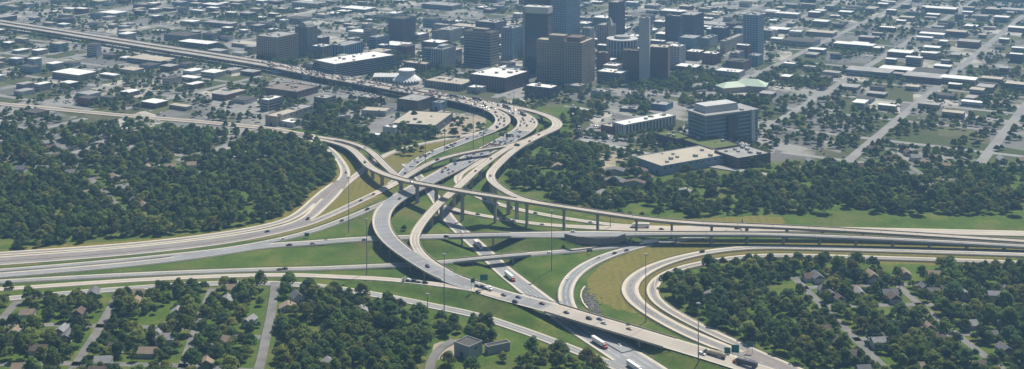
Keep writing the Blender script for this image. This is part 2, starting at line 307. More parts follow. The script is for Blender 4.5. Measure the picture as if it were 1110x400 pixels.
YEL = [[(289, 242), (340, 204), (364, 190), (365, 168), (352, 157), (372, 166), (388, 178), (405, 180), (430, 184), (434, 198), (415, 213), (392, 225), (368, 236), (330, 250), (289, 259), (200, 270), (0, 290), (0, 270), (200, 256)],
       [(416, 172), (443, 161), (475, 154), (500, 149), (512, 148), (500, 153), (470, 164), (450, 173), (438, 184), (431, 190), (421, 184)],
       [(700, 268), (672, 276), (650, 288), (638, 302), (636, 316), (648, 327), (672, 336), (690, 340), (720, 354), (740, 362), (800, 392), (822, 398), (840, 395), (822, 380), (790, 366), (750, 348), (722, 334), (712, 318), (722, 302), (752, 291), (822, 282), (1110, 290), (1110, 262), (822, 260), (740, 260)],
       [(625, 233), (700, 240), (822, 234), (850, 236), (850, 246), (822, 246), (700, 246)]]
BARE = [[(468, 372), (495, 368), (494, 384), (474, 390)], [(485, 128), (515, 125), (533, 133), (520, 141), (490, 147), (470, 150), (478, 140)], [(640, 169), (665, 165), (690, 172), (660, 178)], [(640, 176), (668, 176), (668, 190), (640, 190)]]
def axis(lo, hi, step, far_lo, far_hi):
    a = list(np.arange(lo, hi + .1, step)); s = step; v = lo
    b = []
    while v > far_lo: s = min(s * 1.35, 220); v -= s; b.append(max(v, far_lo))
    s = step; v = hi; c = []
    while v < far_hi: s = min(s * 1.35, 220); v += s; c.append(min(v, far_hi))
    return np.array(b[::-1] + a + c)
gx = axis(-330, 330, 3.2, -5200, 5200); gy = axis(830, 1500, 3.2, -600, 8200)
GXX, GYY = np.meshgrid(gx, gy); fx = GXX.ravel(); fy = GYY.ravel()
fz = np.zeros(len(fx)); near = (abs(fx) < 900) & (fy > 700) & (fy < 1700)
fz[near] = height(fx[near], fy[near])
nx, ny = len(gx), len(gy)
ii, jj = np.meshgrid(np.arange(nx - 1), np.arange(ny - 1)); q0 = (jj * nx + ii).ravel()
quads = np.column_stack([q0, q0 + 1, q0 + nx + 1, q0 + nx])
gm = bpy.data.meshes.new("ground")
gm.vertices.add(len(fx)); gm.vertices.foreach_set("co", np.column_stack([fx, fy, fz]).ravel())
gm.loops.add(len(quads) * 4); gm.loops.foreach_set("vertex_index", quads.ravel().astype(np.int32))
gm.polygons.add(len(quads)); gm.polygons.foreach_set("loop_start", np.arange(0, len(quads) * 4, 4, dtype=np.int32))
gm.update(); gm.validate(); gm.polygons.foreach_set("use_smooth", [True] * len(gm.polygons))
spx = CX + fx * F / np.maximum(fy, 1); spy = YH + F * (H - fz) / np.maximum(fy, 1)
ye = np.zeros(len(fx)); ba = np.zeros(len(fx))
for p in YEL: ye = np.maximum(ye, pip(spx, spy, p))
for p in BARE: ba = np.maximum(ba, pip(spx, spy, p))
cityv = np.clip((fy - 1370) / 90, 0, 1)
cityv *= ~pip(spx, spy, [(289, 139), (345, 140), (420, 158), (480, 148), (520, 128), (560, 118), (620, 118), (620, 150), (560, 200), (330, 250), (289, 240)])
for nm, arr in (("dry_grass", ye), ("bare", ba), ("town", cityv)):
    at = gm.attributes.new(nm, 'FLOAT', 'POINT'); at.data.foreach_set("value", arr.astype(np.float32))
def ground_mat():
    m = bpy.data.materials.new("grass and town ground"); m.use_nodes = True; t = m.node_tree; N = t.nodes.new; Lk = t.links.new
    b = t.nodes["Principled BSDF"]; b.inputs["Roughness"].default_value = 1; b.inputs["Specular IOR Level"].default_value = .1
    g = N("ShaderNodeNewGeometry")
    def noise(s, d=5, rough=.55):
        n = N("ShaderNodeTexNoise"); n.inputs["Scale"].default_value = s; n.inputs["Detail"].default_value = d; n.inputs["Roughness"].default_value = rough
        Lk(g.outputs["Position"], n.inputs["Vector"]); return n.outputs[0]
    def ramp(f, stops, const=False):
        r = N("ShaderNodeValToRGB"); e = r.color_ramp.elements
        if const: r.color_ramp.interpolation = 'CONSTANT'
        while len(e) < len(stops): e.new(.5)
        for k, (p, c) in zip(e, stops): k.position = p; k.color = (*c, 1)
        Lk(f, r.inputs[0]); return r.outputs[0]
    def mix(f, a, b_):
        x = N("ShaderNodeMix"); x.data_type = 'RGBA'; Lk(f, x.inputs[0]); Lk(a, x.inputs[6]); Lk(b_, x.inputs[7]); return x.outputs[2]
    def attr(n):
        a = N("ShaderNodeAttribute"); a.attribute_name = n; return a.outputs["Fac"]
    def thr(f, nz, k=1.6):
        x = N("ShaderNodeMath"); x.operation = 'MULTIPLY_ADD'; x.inputs[1].default_value = .5; Lk(nz, x.inputs[0]); Lk(f, x.inputs[2])
        y = N("ShaderNodeMapRange"); y.inputs[1].default_value = .6; y.inputs[2].default_value = .9; Lk(x.outputs[0], y.inputs[0]); return y.outputs[0]
    grass = ramp(noise(.035), [(.3, (.050, .090, .016)), (.5, (.074, .118, .020)), (.66, (.120, .138, .034))])
    grass = mix(ramp(noise(.011, 7, .62), [(.52, (0, 0, 0)), (.68, (.75, .75, .75))]), grass, ramp(noise(.16), [(.35, (.10, .105, .036)), (.65, (.15, .135, .056))]))
    fine = ramp(noise(.3, 6, .7), [(.3, (.68, .70, .68)), (.7, (1.14, 1.12, 1.08))])
    mul = N("ShaderNodeMix"); mul.data_type = 'RGBA'; mul.blend_type = 'MULTIPLY'; mul.inputs[0].default_value = 1
    dry = ramp(noise(.05), [(.3, (.150, .138, .036)), (.7, (.185, .160, .046))])
    wv = N("ShaderNodeTexWave"); wv.inputs["Scale"].default_value = .045; wv.inputs["Distortion"].default_value = 1.5
    Lk(g.outputs["Position"], wv.inputs["Vector"])
    stripes = ramp(wv.outputs[1], [(.2, (.142, .135, .035)), (.8, (.170, .150, .042))])
    dry = mix(ramp(noise(.02), [(.45, (0, 0, 0)), (.55, (1, 1, 1))]), dry, stripes)
    col = mix(thr(attr("dry_grass"), noise(.12)), grass, dry)
    # town blocks: lots, yards and grass in a grid turned like the streets
    mp = N("ShaderNodeMapping"); mp.inputs["Rotation"].default_value = (0, 0, R(30)); mp.inputs["Scale"].default_value = (.02, .011, .02)
    Lk(g.outputs["Position"], mp.inputs["Vector"])
    vo = N("ShaderNodeTexVoronoi"); vo.distance = 'CHEBYCHEV'; vo.inputs["Scale"].default_value = 1; vo.inputs["Randomness"].default_value = .8
    Lk(mp.outputs[0], vo.inputs["Vector"])
    sep = N("ShaderNodeSeparateColor"); Lk(vo.outputs["Color"], sep.inputs[0])
    town = ramp(sep.outputs[0], [(0, (.065, .085, .035)), (.20, (.11, .115, .06)), (.32, (.17, .17, .165)), (.50, (.27, .265, .25)), (.66, (.08, .09, .045)), (.76, (.40, .38, .34)), (.90, (.14, .14, .14))], True)
    town = mix(ramp(noise(.018), [(.50, (0, 0, 0)), (.66, (1, 1, 1))]), town, ramp(noise(.03), [(.3, (.06, .07, .038)), (.7, (.12, .115, .075))]))
    col = mix(thr(attr("town"), noise(.03)), col, town)
    col = mix(thr(attr("bare"), noise(.15)), col, ramp(noise(.1), [(.3, (.25, .21, .15)), (.7, (.40, .36, .29))]))
    Lk(col, mul.inputs[6]); Lk(fine, mul.inputs[7]); Lk(mul.outputs[2], b.inputs["Base Color"])
    return m
gm.materials.append(ground_mat())
go = link(bpy.data.objects.new("ground", gm)); tag(go, "grassy ground of the interchange running on into the town", "ground", kind="structure")

# ------------------------------------------------------------------ build the roads
OCC0, OCS = (-1400, 780), 3.0
OCC = np.zeros((950, 940), bool)                       # [y, x] cells taken by roads and buildings
def occ_disc(x, y, r):
    i0 = int((x - r - OCC0[0]) / OCS); i1 = int((x + r - OCC0[0]) / OCS); j0 = int((y - r - OCC0[1]) / OCS); j1 = int((y + r - OCC0[1]) / OCS)
    OCC[max(j0, 0):max(j1 + 1, 0), max(i0, 0):max(i1 + 1, 0)] = True
def taken(x, y):
    i = int((x - OCC0[0]) / OCS); j = int((y - OCC0[1]) / OCS)
    return 0 <= i < OCC.shape[1] and 0 <= j < OCC.shape[0] and OCC[j, i]
for q in SX: occ_disc(q[0], q[1], q[3] + 2.5)

def sweep(r, prof, i0=0, i1=None, closed=True):       # profile points (a, b, dz): offset = a*halfwidth + b
    p, n, hw = r['p'], r['n'], r['hw']; i1 = len(p) if i1 is None else i1
    vs = []; fs = []; k = len(prof)
    for i in range(i0, i1):
        for a, b, dz in prof:
            o = a * hw[i] + b; vs.append((p[i, 0] + n[i, 0] * o, p[i, 1] + n[i, 1] * o, p[i, 2] + dz))
    for i in range(i1 - i0 - 1):
        for j in range(k if closed else k - 1):
            j2 = (j + 1) % k; fs.append((i * k + j, i * k + j2, (i + 1) * k + j2, (i + 1) * k + j))
    if closed: fs += [tuple(range(k - 1, -1, -1)), tuple(range((i1 - i0 - 1) * k, (i1 - i0) * k))]
    return vs, fs
def runs(mask, minlen=2):
    out = []; s = None
    for i, v in enumerate(list(mask) + [False]):
        if v and s is None: s = i
        if not v and s is not None:
            if i - s >= minlen: out.append((s, i))
            s = None
    return out
def grow(m, k=1):
    o = m.copy()
    for s in range(1, k + 1): o[s:] |= m[:-s]; o[:-s] |= m[s:]
    return o
def pier_geo(kind, hgt, wd):
    m = MB()
    if kind == 'single':
        cw = 1.7; top = hgt
        m.box(-cw, cw, -1.1, 1.1, -1.0, top - 2.6, .12, .1)
        m.prism([(-cw + .1, top - 2.65), (cw - .1, top - 2.65), (wd * .36, top - .85), (wd * .36, top), (-wd * .36, top), (-wd * .36, top - .85)], -1.0, 1.0)
    else:
        m.box(-wd * .46, wd * .46, -.75, .75, hgt - 1.5, hgt)
        k = 2 if wd < 14 else 3 if wd < 18 else 4
        for j in range(k):
            x = (j / (k - 1) - .5) * wd * .8; m.cyl((x, 0, -1), (x, 0, hgt - 1.45), .62, .62, 10)
    return m
ROOTS = {}
for i, r in enumerate(RD):
    p, n, hw, br = r['p'], r['n'], r['hw'], r['br']; N_ = len(p)
    isb = br.any(); fly = r['cat'] == 'flyover' or r['name'] == 'freeway_viaduct'
    base = Vector((p[N_ // 2, 0], p[N_ // 2, 1], 0))
    if fly:
        root = empty(r['name'], base); tag(root, r['label'], 'viaduct' if r['name'] == 'freeway_viaduct' else 'flyover')
        sx_ = CX + p[:, 0] * F / p[:, 1]; sy_ = YH + F * (H - p[:, 2]) / p[:, 1]
        kk = np.zeros(N_, bool); r['kk'] = kk
        if r['key'] == 'A': kk = sy_ > 140
        if r['key'] == 'B': kk = (sy_ > 141.5) & ~((sx_ > 592) & (sy_ > 300))
        r['kk'] = kk
        for sel_, sm_ in ((~kk, r['surf']), (kk, ASPH)):
            for (b0, b1) in runs(sel_, 1):
                vs, fs = sweep(r, [(-1, .2, 0), (1, -.2, 0)], b0, min(b1 + 1, N_), closed=False); mobj('roadway', vs, fs, sm_, root)
    else:
        vs, fs = sweep(r, [(-1, 0, 0), (1, 0, 0), (1, .5, -.7), (-1, -.5, -.7)])
        root = mobj(r['name'], vs, fs, r['surf']); tag(root, r['label'], 'road', kind='structure')
    ROOTS[r['key']] = root
    off = {s: p + n * ((hw * s) * .97)[:, None] for s in (-1, 1)}
    clash = {s: grow(inside_other(off[s], i), 1) for s in (-1, 1)}
    # deck, parapets and piers where the road is carried
    for (a0, a1) in runs(br):
        a0 = max(0, a0 - 1); a1 = min(N_, a1 + 1)
        gm_ = r['girder'] or BRC
        dp = 1.9 if hw[a0:a1].mean() < 7 else 1.7
        vs, fs = sweep(r, [(-1, 0, -.03), (1, 0, -.03), (1, 0, -.5), (.66, 0, -.75), (.6, 0, -dp), (-.6, 0, -dp), (-.66, 0, -.75), (-1, 0, -.5)], a0, a1)
        mobj('deck', vs, fs, gm_, root)
        L = 4.0 * (a1 - a0); sp = 34 if fly and r['pier'] == 'single' else 30
        k = max(1, int(L / sp))
        for j in range(k):
            ix = int(a0 + (a1 - a0 - 1) * (j + .5) / k)
            ok = False
            for d in (0, 1, -1, 2, -2, 3, -3, 4, -4):
                q = min(max(ix + d, 0), N_ - 1); o = SX[(SX[:, 4] != i) & (SX[:, 2] < p[q, 2] - 2.5)]
                if not (np.hypot(o[:, 0] - p[q, 0], o[:, 1] - p[q, 1]) < o[:, 3] + 1.5 + (0 if r['pier'] == 'single' else hw[q] * .4)).any(): ok = True; break
            if not ok: continue
            gz = h1(p[q, 0], p[q, 1]); hg = p[q, 2] - dp - gz
            if hg < 1.5: continue
            me = pier_geo('multi' if not fly or hw[q] > 8 else 'single', hg, 2 * hw[q] * (1 if fly else .9)).me('pier', PIERC)
            t = r['t'][q]; inst('pier', me, root, Vector((p[q, 0], p[q, 1], gz)) - root.location if fly else (p[q, 0], p[q, 1], gz), math.atan2(t[1], t[0]) - math.pi / 2)
        for s in (-1, 1):
            msk = ~clash[s]; msk[:a0] = False; msk[a1:] = False
            for (b0, b1) in runs(msk, 3):
                vs, fs = sweep(r, [(s, -s * .42, -.04), (s, .02 * s, -.04), (s, .02 * s, .95), (s, -s * .28, .95)], b0, b1); mobj('parapet', vs, fs, BRC, root)
    # shoulders, edge lines and lane lines
    if r['sh']:
        for s in (-1, 1):
            for (b0, b1) in runs(~clash[s], 3):
                vs, fs = sweep(r, [(s, -s * (.45 if fly else .02), .02), (s, -s * (r['sh'] + (.45 if fly else 0)), .02)], b0, b1, False); mobj('shoulder', vs, fs, r['shm'], root)
                vs, fs = sweep(r, [(s, -s * (r['sh'] + .55), .035), (s, -s * (r['sh'] + .75), .035)], b0, b1, False); mobj('edge_line', vs, fs, WHITE, root)
    for l in range(1, r['lanes']):
        if r['key'] in ('S3', 'S4'): continue
        f = -1 + 2 * l / r['lanes']; q = p + n * (hw * f * .8)[:, None]; ins = inside_other(q, i)
        vs = []; fs = []
        for j in range(1, N_ - 1, 3):
            if ins[j]: continue
            t = r['t'][j]; c = p[j] + n[j] * (hw[j] - r['sh']) * f; e = len(vs)
            for (u, v) in ((-1.8, -.11), (1.8, -.11), (1.8, .11), (-1.8, .11)):
                vs.append((c[0] + t[0] * u + n[j, 0] * v, c[1] + t[1] * u + n[j, 1] * v, c[2] + .04))
            fs.append((e, e + 1, e + 2, e + 3))
        if vs: o = mobj('lane_line', vs, fs, WHITE, root); o['kind'] = 'stuff'

    # tyre-darkened strip in each lane, joints on the decks, guard rails on the banks
    if r['key'] not in ('S1', 'S2', 'S3', 'S4', 'T'):
        for l in range(r['lanes']):
            f = -1 + (2 * l + 1) / r['lanes']; q = p + n * ((hw - r['sh']) * f)[:, None]; ins = inside_other(q, i, .2)
            km = r.get('kk', np.zeros(N_, bool)); conc = r['surf'] is CONC
            for (b0, b1, kk_) in [(x, y, conc) for x, y in runs(~ins & ~km, 3)] + [(x, y, False) for x, y in runs(~ins & km, 3)]:
                vs = []; fs = []
                for j in range(b0, b1):
                    for v in (-.95, .95): c = q[j] + n[j] * v; vs.append((c[0], c[1], c[2] + .03))
                fs = [(2 * j, 2 * j + 1, 2 * j + 3, 2 * j + 2) for j in range(b1 - b0 - 1)]; mobj('lane_wear', vs, fs, WEARC if kk_ else WEAR, root)
    for (a0, a1) in runs(br):
        for j in range(a0 + 2, a1 - 1, 8):
            t = r['t'][j]; vs = []
            for (u, v) in ((-.14, -1), (.14, -1), (.14, 1), (-.14, 1)): c = p[j] + t * u + n[j] * v * (hw[j] - .5); vs.append((c[0], c[1], c[2] + .045))
            mobj('expansion_joint', vs, [(0, 1, 2, 3)], JOINT, root)
    if r['key'] in ('A', 'B', 'N', 'O', 'Z1', 'Z2', 'Y', 'V', 'L', 'W'):
        for s in (-1, 1):
            for (b0, b1) in runs(~(clash[s] | br), 6):
                vs, fs = sweep(r, [(s, s * .7, .42), (s, s * .82, .42), (s, s * .82, .80), (s, s * .7, .80)], b0, b1); g_ = mobj('guardrail', vs, fs, STEEL, root)
                vs = []; fs = []
                for j in range(b0, b1):
                    c = p[j] + n[j] * s * (hw[j] + .9); e = len(vs); m_ = MB().box(-.08, .08, -.08, .08, -.9, .78)
                    vs += [(c[0] + v[0], c[1] + v[1], c[2] + v[2]) for v in m_.v]; fs += [tuple(k + e for k in f) for f in m_.f]
                o = mobj('rail_post', vs, fs, STEEL, root); o['kind'] = 'stuff'

def surf_at(key, x, y):                                # nearest spot on a road to a picture point
    r = next(q for q in RD if q['key'] == key); p = r['p']
    px = CX + p[:, 0] * F / p[:, 1]; py = YH + F * (H - p[:, 2]) / p[:, 1]
    k = int(np.argmin((px - x) ** 2 + (2.0 * (py - y)) ** 2)); z = p[k, 2]
    X, Y, Z = P(x, y, z); t = r['t'][k]
    d = (X - p[k, 0]) * r['n'][k, 0] + (Y - p[k, 1]) * r['n'][k, 1]; u = (X - p[k, 0]) * t[0] + (Y - p[k, 1]) * t[1]
    lim = max(r['hw'][k] - 1.9, .3); d = max(-lim, min(lim, d)); u = max(-6, min(6, u))
    c = p[k] + r['n'][k] * d + t * u
    return (c[0], c[1], z + .03), math.atan2(t[1], t[0])
# retaining walls
def wall_along(name, label, pts, h, th, m, cap=None):
    W = [Vector(pg(*q)) for q in pts]; root = None; vs = []; fs = []
    for a, b in zip(W, W[1:]):
        d = (b - a); d.z = 0; d.normalize(); n = Vector((-d.y, d.x, 0)) * th / 2; e = len(vs)
        for q in (a, b):
            for s in (-1, 1):
                for z in (-1, h): vs.append(tuple(q + n * s + Vector((0, 0, z))))
        fs += [(e, e + 1, e + 5, e + 4), (e + 2, e + 6, e + 7, e + 3), (e + 1, e + 3, e + 7, e + 5), (e, e + 4, e + 6, e + 2), (e, e + 2, e + 3, e + 1), (e + 4, e + 5, e + 7, e + 6)]
    o = mobj(name, vs, fs, m); tag(o, label, 'wall'); return o

# ------------------------------------------------------------------ walls, lots and loose ground features
wall_along('retaining_wall', 'dark panelled retaining wall under the level crossing road', [(612, 259.5), (624, 262.4), (650, 264.6), (668, 263), (678, 259.5)], 5.2, .7, mat("dark wall panel", (.17, .15, .14), .9, .2, .4))
wall_along('barrier_wall', 'pale low wall curving along the grove on the right', [(711, 303), (709, 312), (716, 324), (733, 337), (760, 351.5), (790, 366), (822, 381), (860, 399)], 1.1, .6, SHO)
wall_along('barrier_wall', 'pale concrete ditch edge beside the loop ramp', [(634, 311), (630.5, 316), (629.5, 322), (632, 329), (637, 335)], .9, 1.2, SHO)
wall_along('barrier_wall', 'low dark guard wall along the wooded left loop', [(372, 178), (376, 188), (373, 195)], .8, .4, BRC)
def lot(label, pts, m=LOTM, name='parking_lot', z=.06):
    vs = []; 
    for q in pts: a = P(*q); vs.append((a[0], a[1], z))
    vs += [(v[0], v[1], v[2] - .3) for v in vs]; n = len(pts)
    fs = [tuple(range(n))] + [(i, n + i, n + (i + 1) % n, (i + 1) % n) for i in range(n)]
    o = mobj(name, vs, fs, m); tag(o, label, 'lot', kind='structure'); return o
lot("parking lot crowded with cars before the white office building", [(620, 150), (640, 136), (672, 134), (692, 150), (680, 158), (650, 156)])
lot("car park beyond the meadow with rows of parked cars", [(668, 104), (672, 98), (735, 97), (742, 104)], z=.07)
lot("grey yard between sheds and street", [(640, 118), (655, 108), (700, 110), (690, 117)], z=.08)
lot("busy car park under the raised freeway on the left", [(285, 93), (300, 84), (345, 90), (420, 104), (405, 111), (350, 104), (300, 100)], z=.09)
lot("yard of the long warehouse below the freeway bend", [(480, 148), (486, 138), (520, 130), (527, 138), (505, 147)], DIRT, z=.1)
lot("pale yard by the green roofed hall", [(745, 106), (752, 98), (790, 100), (785, 108)], z=.11)
lot("paved apron of the small grey block building", [(469, 385), (479, 372), (494, 369), (493, 379), (478, 390)], DIRT, z=.05)
lot("white yard among sheds left of the wood", [(380, 146), (400, 130), (425, 128), (430, 140), (405, 152)], z=.12)
lot("residents' drive in the right grove", [(726, 302), (742, 300), (740, 312), (733, 316)], ASPHD, z=.06)
vs = []; fs = []                                       # broken stone beside the loop ramp
for _ in range(520):
    x = random.gauss(640, 6); y = 328 + (x - 640) * .9 + random.gauss(0, 6)
    if not (628 < x < 658 and 312 < y < 345): continue
    a = P(x, y); m = MB(); r_ = random.uniform(.25, .8); m.box(-r_, r_, -r_, r_, -.2, r_ * .7, r_ * .3, r_ * .3)
    t = random.random() * 6; e = len(vs); c, s = math.cos(t), math.sin(t)
    vs += [(a[0] + v[0] * c - v[1] * s, a[1] + v[0] * s + v[1] * c, v[2] + .05) for v in m.v]; fs += [tuple(k + e for k in f) for f in m.f]
o = mobj('riprap', vs, fs, mat("broken stone", (.20, .195, .18), .95, .4, .5)); tag(o, "loose grey riprap stones spilling beside the loop ramp", "rocks", kind="stuff")

# ------------------------------------------------------------------ buildings
GLASS = mat("dark window glass", (.028, .036, .048), .18, spec=.6)
GLASSB = mat("blue window glass", (.03, .055, .085), .15, spec=.7)
GLASSG = mat("green tinted glass", (.05, .085, .095), .18, spec=.7)
RWH = mat("white roof membrane", (.70, .70, .67), .9, .15, .05)
RGR = mat("grey gravel roof", (.34, .335, .32), .95, .25, .06)
RDK = mat("dark roof", (.09, .085, .08), .95, .2, .1)
RTAN = mat("tan roof", (.42, .38, .31), .95, .15, .05)
def wm(nm, c): return mat("wall " + nm, c, .9, .12, .06)
WL = dict(tan=wm("tan", (.30, .26, .21)), grey=wm("grey", (.24, .245, .25)), dark=wm("dark", (.10, .105, .115)), cream=wm("cream", (.44, .41, .35)), white=wm("white", (.48, .48, .47)),
          brown=wm("brown", (.15, .115, .10)), red=wm("red brick", (.20, .105, .08)), pale=wm("pale concrete", (.31, .31, .30)), blue=wm("blue grey", (.22, .29, .35)), purple=wm("purple brown", (.14, .125, .135)), green=wm("green grey", (.34, .37, .37)), tealm=wm("blue metal", (.10, .20, .30)))
BN = []
def bldg(label, xc, yb, w1, w2, yt, th=30, wall='grey', roof=RGR, style='band', fl=3.6, bay=5.0, glass=None, top=None, name='office_building', cat='building', group=None, occ=True, z0=None):
    s = sc_at(yb); t = R(th); L1 = w1 / (s * math.cos(t)); L2 = w2 / (s * math.sin(t)); hh = (yb - yt) / s
    loc = P(xc, yb); o = empty(name, loc, -t); tag(o, label, cat, group); Wm = WL[wall]; g = glass or GLASS
    BN.append((loc, L1, L2, t))
    if occ:
        for u in np.arange(0, L1 + 4, 5.0):
            for v in np.arange(0, L2 + 4, 5.0):
                u_ = -min(u, L1); v_ = min(v, L2)
                occ_disc(loc[0] + u_ * math.cos(t) + v_ * math.sin(t), loc[1] - u_ * math.sin(t) + v_ * math.cos(t), 3.5)
    if style == 'plain':
        MB().box(-L1, 0, 0, L2, -1, hh).obj('wall', Wm, o)
        k = max(1, int(L1 / 14))
        dm = MB().box(-1.6, 1.6, -.12, .05, 0, min(hh * .55, 4)).me('door', g)
        for j in range(k): inst('door', dm, o, (-L1 * (j + .5) / k, 0, .2))
        if hh > 6:
            k2 = max(1, int(L2 / 9)); wn = MB().box(-.05, .12, -1.6, 1.6, 0, 1.6).me('window', g)
            for j in range(k2): inst('window', wn, o, (0, L2 * (j + .5) / k2, hh - 3))
    else:
        n = max(1, int(round(hh / fl))); f = hh / n
        MB().box(-L1 + .4, -.4, .4, L2 - .4, -1, hh - .3).obj('glazing', g, o)
        sp = .36 if style == 'col' else .46 if style == 'band' else .5
        sm = MB().box(-L1, 0, 0, L2, -f * sp * .5, f * sp * .5).me('spandrel', Wm)
        if style != 'col' or True:
            for j in range(n + 1):
                if j == 0: MB().box(-L1, 0, 0, L2, -1, f * .25).obj('base_course', Wm, o); continue
                if style == 'col' and j not in (n,): 
                    continue
                inst('spandrel', sm, o, (0, 0, j * f - (f * sp * .5 if j == n else 0)))
        if style in ('grid', 'col'):
            k1 = max(2, int(round(L1 / bay))); k2 = max(2, int(round(L2 / bay))); pw = bay * (.2 if style == 'grid' else .24)
            pm = MB().box(-pw, pw, -.14, .5, 0, hh - .05).me('pilaster', Wm); pm2 = MB().box(-.5, .14, -pw, pw, 0, hh - .05).me('pilaster', Wm)
            for j in range(k1 + 1): inst('pilaster', pm, o, (-L1 + pw + (L1 - 2 * pw) * j / k1, 0, 0))
            for j in range(k2 + 1): inst('pilaster', pm2, o, (0, pw + (L2 - 2 * pw) * j / k2, 0))
        else:
            cm = MB().box(-1.2, .08, -.08, 1.2, 0, hh - .05).me('corner_pier', Wm)
            inst('corner_pier', cm, o); inst('corner_pier', cm, o, (-L1 + 1.12, 0, 0)); inst('corner_pier', cm, o, (0, L2 - 1.12, 0))
    MB().box(-L1 + .5, -.5, .5, L2 - .5, hh - .2, hh + .12).obj('roof', roof, o)
    m = MB(); e = .45
    m.box(-L1 - .05, .05, -.05, e, hh + .003, hh + .8).box(-L1 - .05, .05, L2 - e, L2 + .05, hh + .003, hh + .8).box(-L1 - .04, -L1 + e, e, L2 - e, hh + .004, hh + .79).box(-e, .04, e, L2 - e, hh + .004, hh + .79)
    m.obj('parapet', Wm, o)
    rn = random.Random(int(xc * 7 + yb))
    if top == 'box':
        MB().box(-L1 * .75, -L1 * .25, L2 * .25, L2 * .75, hh + .1, hh + 4.5).obj('rooftop_plant', Wm, o)
    um = MB().box(-1.5, 1.5, -1.2, 1.2, 0, 1.6).me('rooftop_unit', WL['pale'])
    for j in range(0 if name == 'block_building' else rn.randint(1, 4) if L1 * L2 < 1500 else rn.randint(4, 9)):
        inst('rooftop_unit', um, o, (-L1 * rn.uniform(.12, .9), L2 * rn.uniform(.12, .9), hh + .1), 0, (rn.uniform(.6, 1.6),) * 3)
    o['hh'] = hh; return o, L1, L2, hh
B_ = bldg
# downtown
B_("dark brown office block cut by the left edge above the raised freeway", 300, 69, 25, 18, 41, wall='tan', style='grid', fl=4)
t_ = B_("grey slab tower with an arched rooftop on the far left", 334, 61, 16, 8, 30, wall='grey', style='col', bay=3.5)
MB().prism([(-t_[1] * .8 + t_[1] * .3 * (1 + math.cos(a)), t_[3] + .1 + 8 * math.sin(a)) for a in [math.pi * (1 - k / 8) for k in range(9)]], 2, t_[2] - 2).obj('roof_vault', WL['pale'], t_[0])
B_("low block with a bright white roof beside the arched slab tower", 350, 63, 14, 8, 51, wall='grey', roof=RWH, style='grid')
B_("five storey hall with pale vertical columns left of the park", 373, 67, 15, 17, 50, wall='blue', style='col', bay=6)
B_("plain bluish box building behind the columned hall", 408, 60, 9, 12, 41, wall='blue', style='band')
B_("dark purple slab office standing alone left of the striped tower", 437, 47, 17, 12, 21, wall='purple', style='grid', fl=4, bay=6, roof=RDK)
B_("small dark block at the far end of downtown, left of the boulevard", 487, 33, 8, 6, 23, wall='purple', style='grid')
B_("low cream building behind the park trees", 455, 45, 12, 9, 38, wall='cream', roof=RWH, style='band')
B_("long low building with white roof strip behind the pale apartment tower", 477, 55, 21, 10, 47, wall='brown', roof=RWH, style='plain')
B_("white block with stacked balconies behind the pale apartment tower", 488, 46, 14, 12, 33, wall='white', style='grid', bay=4)
t_ = B_("pale concrete apartment tower with vertical ribs by the park", 480, 77, 13, 13, 54, wall='green', style='col', bay=3.6, top='box')
t_ = B_("office slab with dark window bands and pale stripes", 532, 72, 30, 9, 36, wall='tan', style='band', fl=4.4, roof=RDK, glass=GLASSB, top='box')
B_("wide dark low block behind the striped office slab", 537, 43, 22, 12, 25, wall='purple', style='band')
B_("shadowed blue grey block between striped slab and dark glass tower", 556, 65, 13, 11, 31, wall='blue', style='grid', bay=6)
t_ = B_("dark blue glass tower with white cap and one white edge rib", 594, 80, 26, 5, 9, 20, wall='dark', style='band', fl=3.6, glass=GLASSB, roof=RWH)
o, L1, L2, hh = t_
MB().box(-L1 - .6, .6, -.6, L2 + .6, hh - 9, hh + 1.2).obj('cap_band', WL['white'], o)
MB().box(-L1 - 1.5, -L1 + 2.2, -1.6, 1, 0, hh).obj('edge_rib', WL['pale'], o)
B_("brown tower rising behind the white capped tower past the picture top", 590, 58, 22, 8, -9, wall='purple', style='grid', fl=4, bay=4)
B_("tall teal glass tower with a dark left face reaching past the picture top", 614, 60, 17, 16, -7, wall='blue', style='grid', fl=4.2, bay=4.5, glass=GLASSG)
t_ = B_("big tan hotel with window grid, left wing of the pair", 612, 91, 30, 6, 45, 24, wall='tan', style='grid', fl=3.7, bay=4.2, roof=RTAN, name='hotel')
MB().box(-t_[1] * .6, -2, 3, t_[2] - 1, t_[3], t_[3] + 8).obj('rooftop_plant', WL['tan'], t_[0])
t_ = B_("big tan hotel with window grid, nearer right wing of the pair", 631, 94, 19, 16, 47, 24, wall='tan', style='grid', fl=3.7, bay=4.2, roof=RTAN, name='hotel')
MB().box(-t_[1] * .95, -t_[1] * .2, 6, t_[2] * .6, t_[3], t_[3] + 7).obj('rooftop_plant', WL['brown'], t_[0])
B_("thin white slab right of the teal glass tower", 640, 58, 9, 5, 31, wall='white', style='col', bay=4)
t_ = B_("cream art deco block with a pointed corner crown", 660, 57, 12, 9, 28, wall='cream', style='col', bay=4)
MB().box(-6, 4, 1, 11, t_[3], t_[3] + 8, 2, 2).box(-3.9, 1.9, 3.1, 8.9, t_[3] + 8.003, t_[3] + 15, 2.7, 2.7).obj('crown', WL['cream'], t_[0])
t_ = B_("dark purple tower with ribbed faces standing above the cream block", 669, 50, 9, 10, 3, wall='purple', style='col', bay=3.2, fl=4)
B_("low white roofed block behind the curved columned building", 690, 52, 16, 8, 40, wall='white', roof=RWH, style='band')
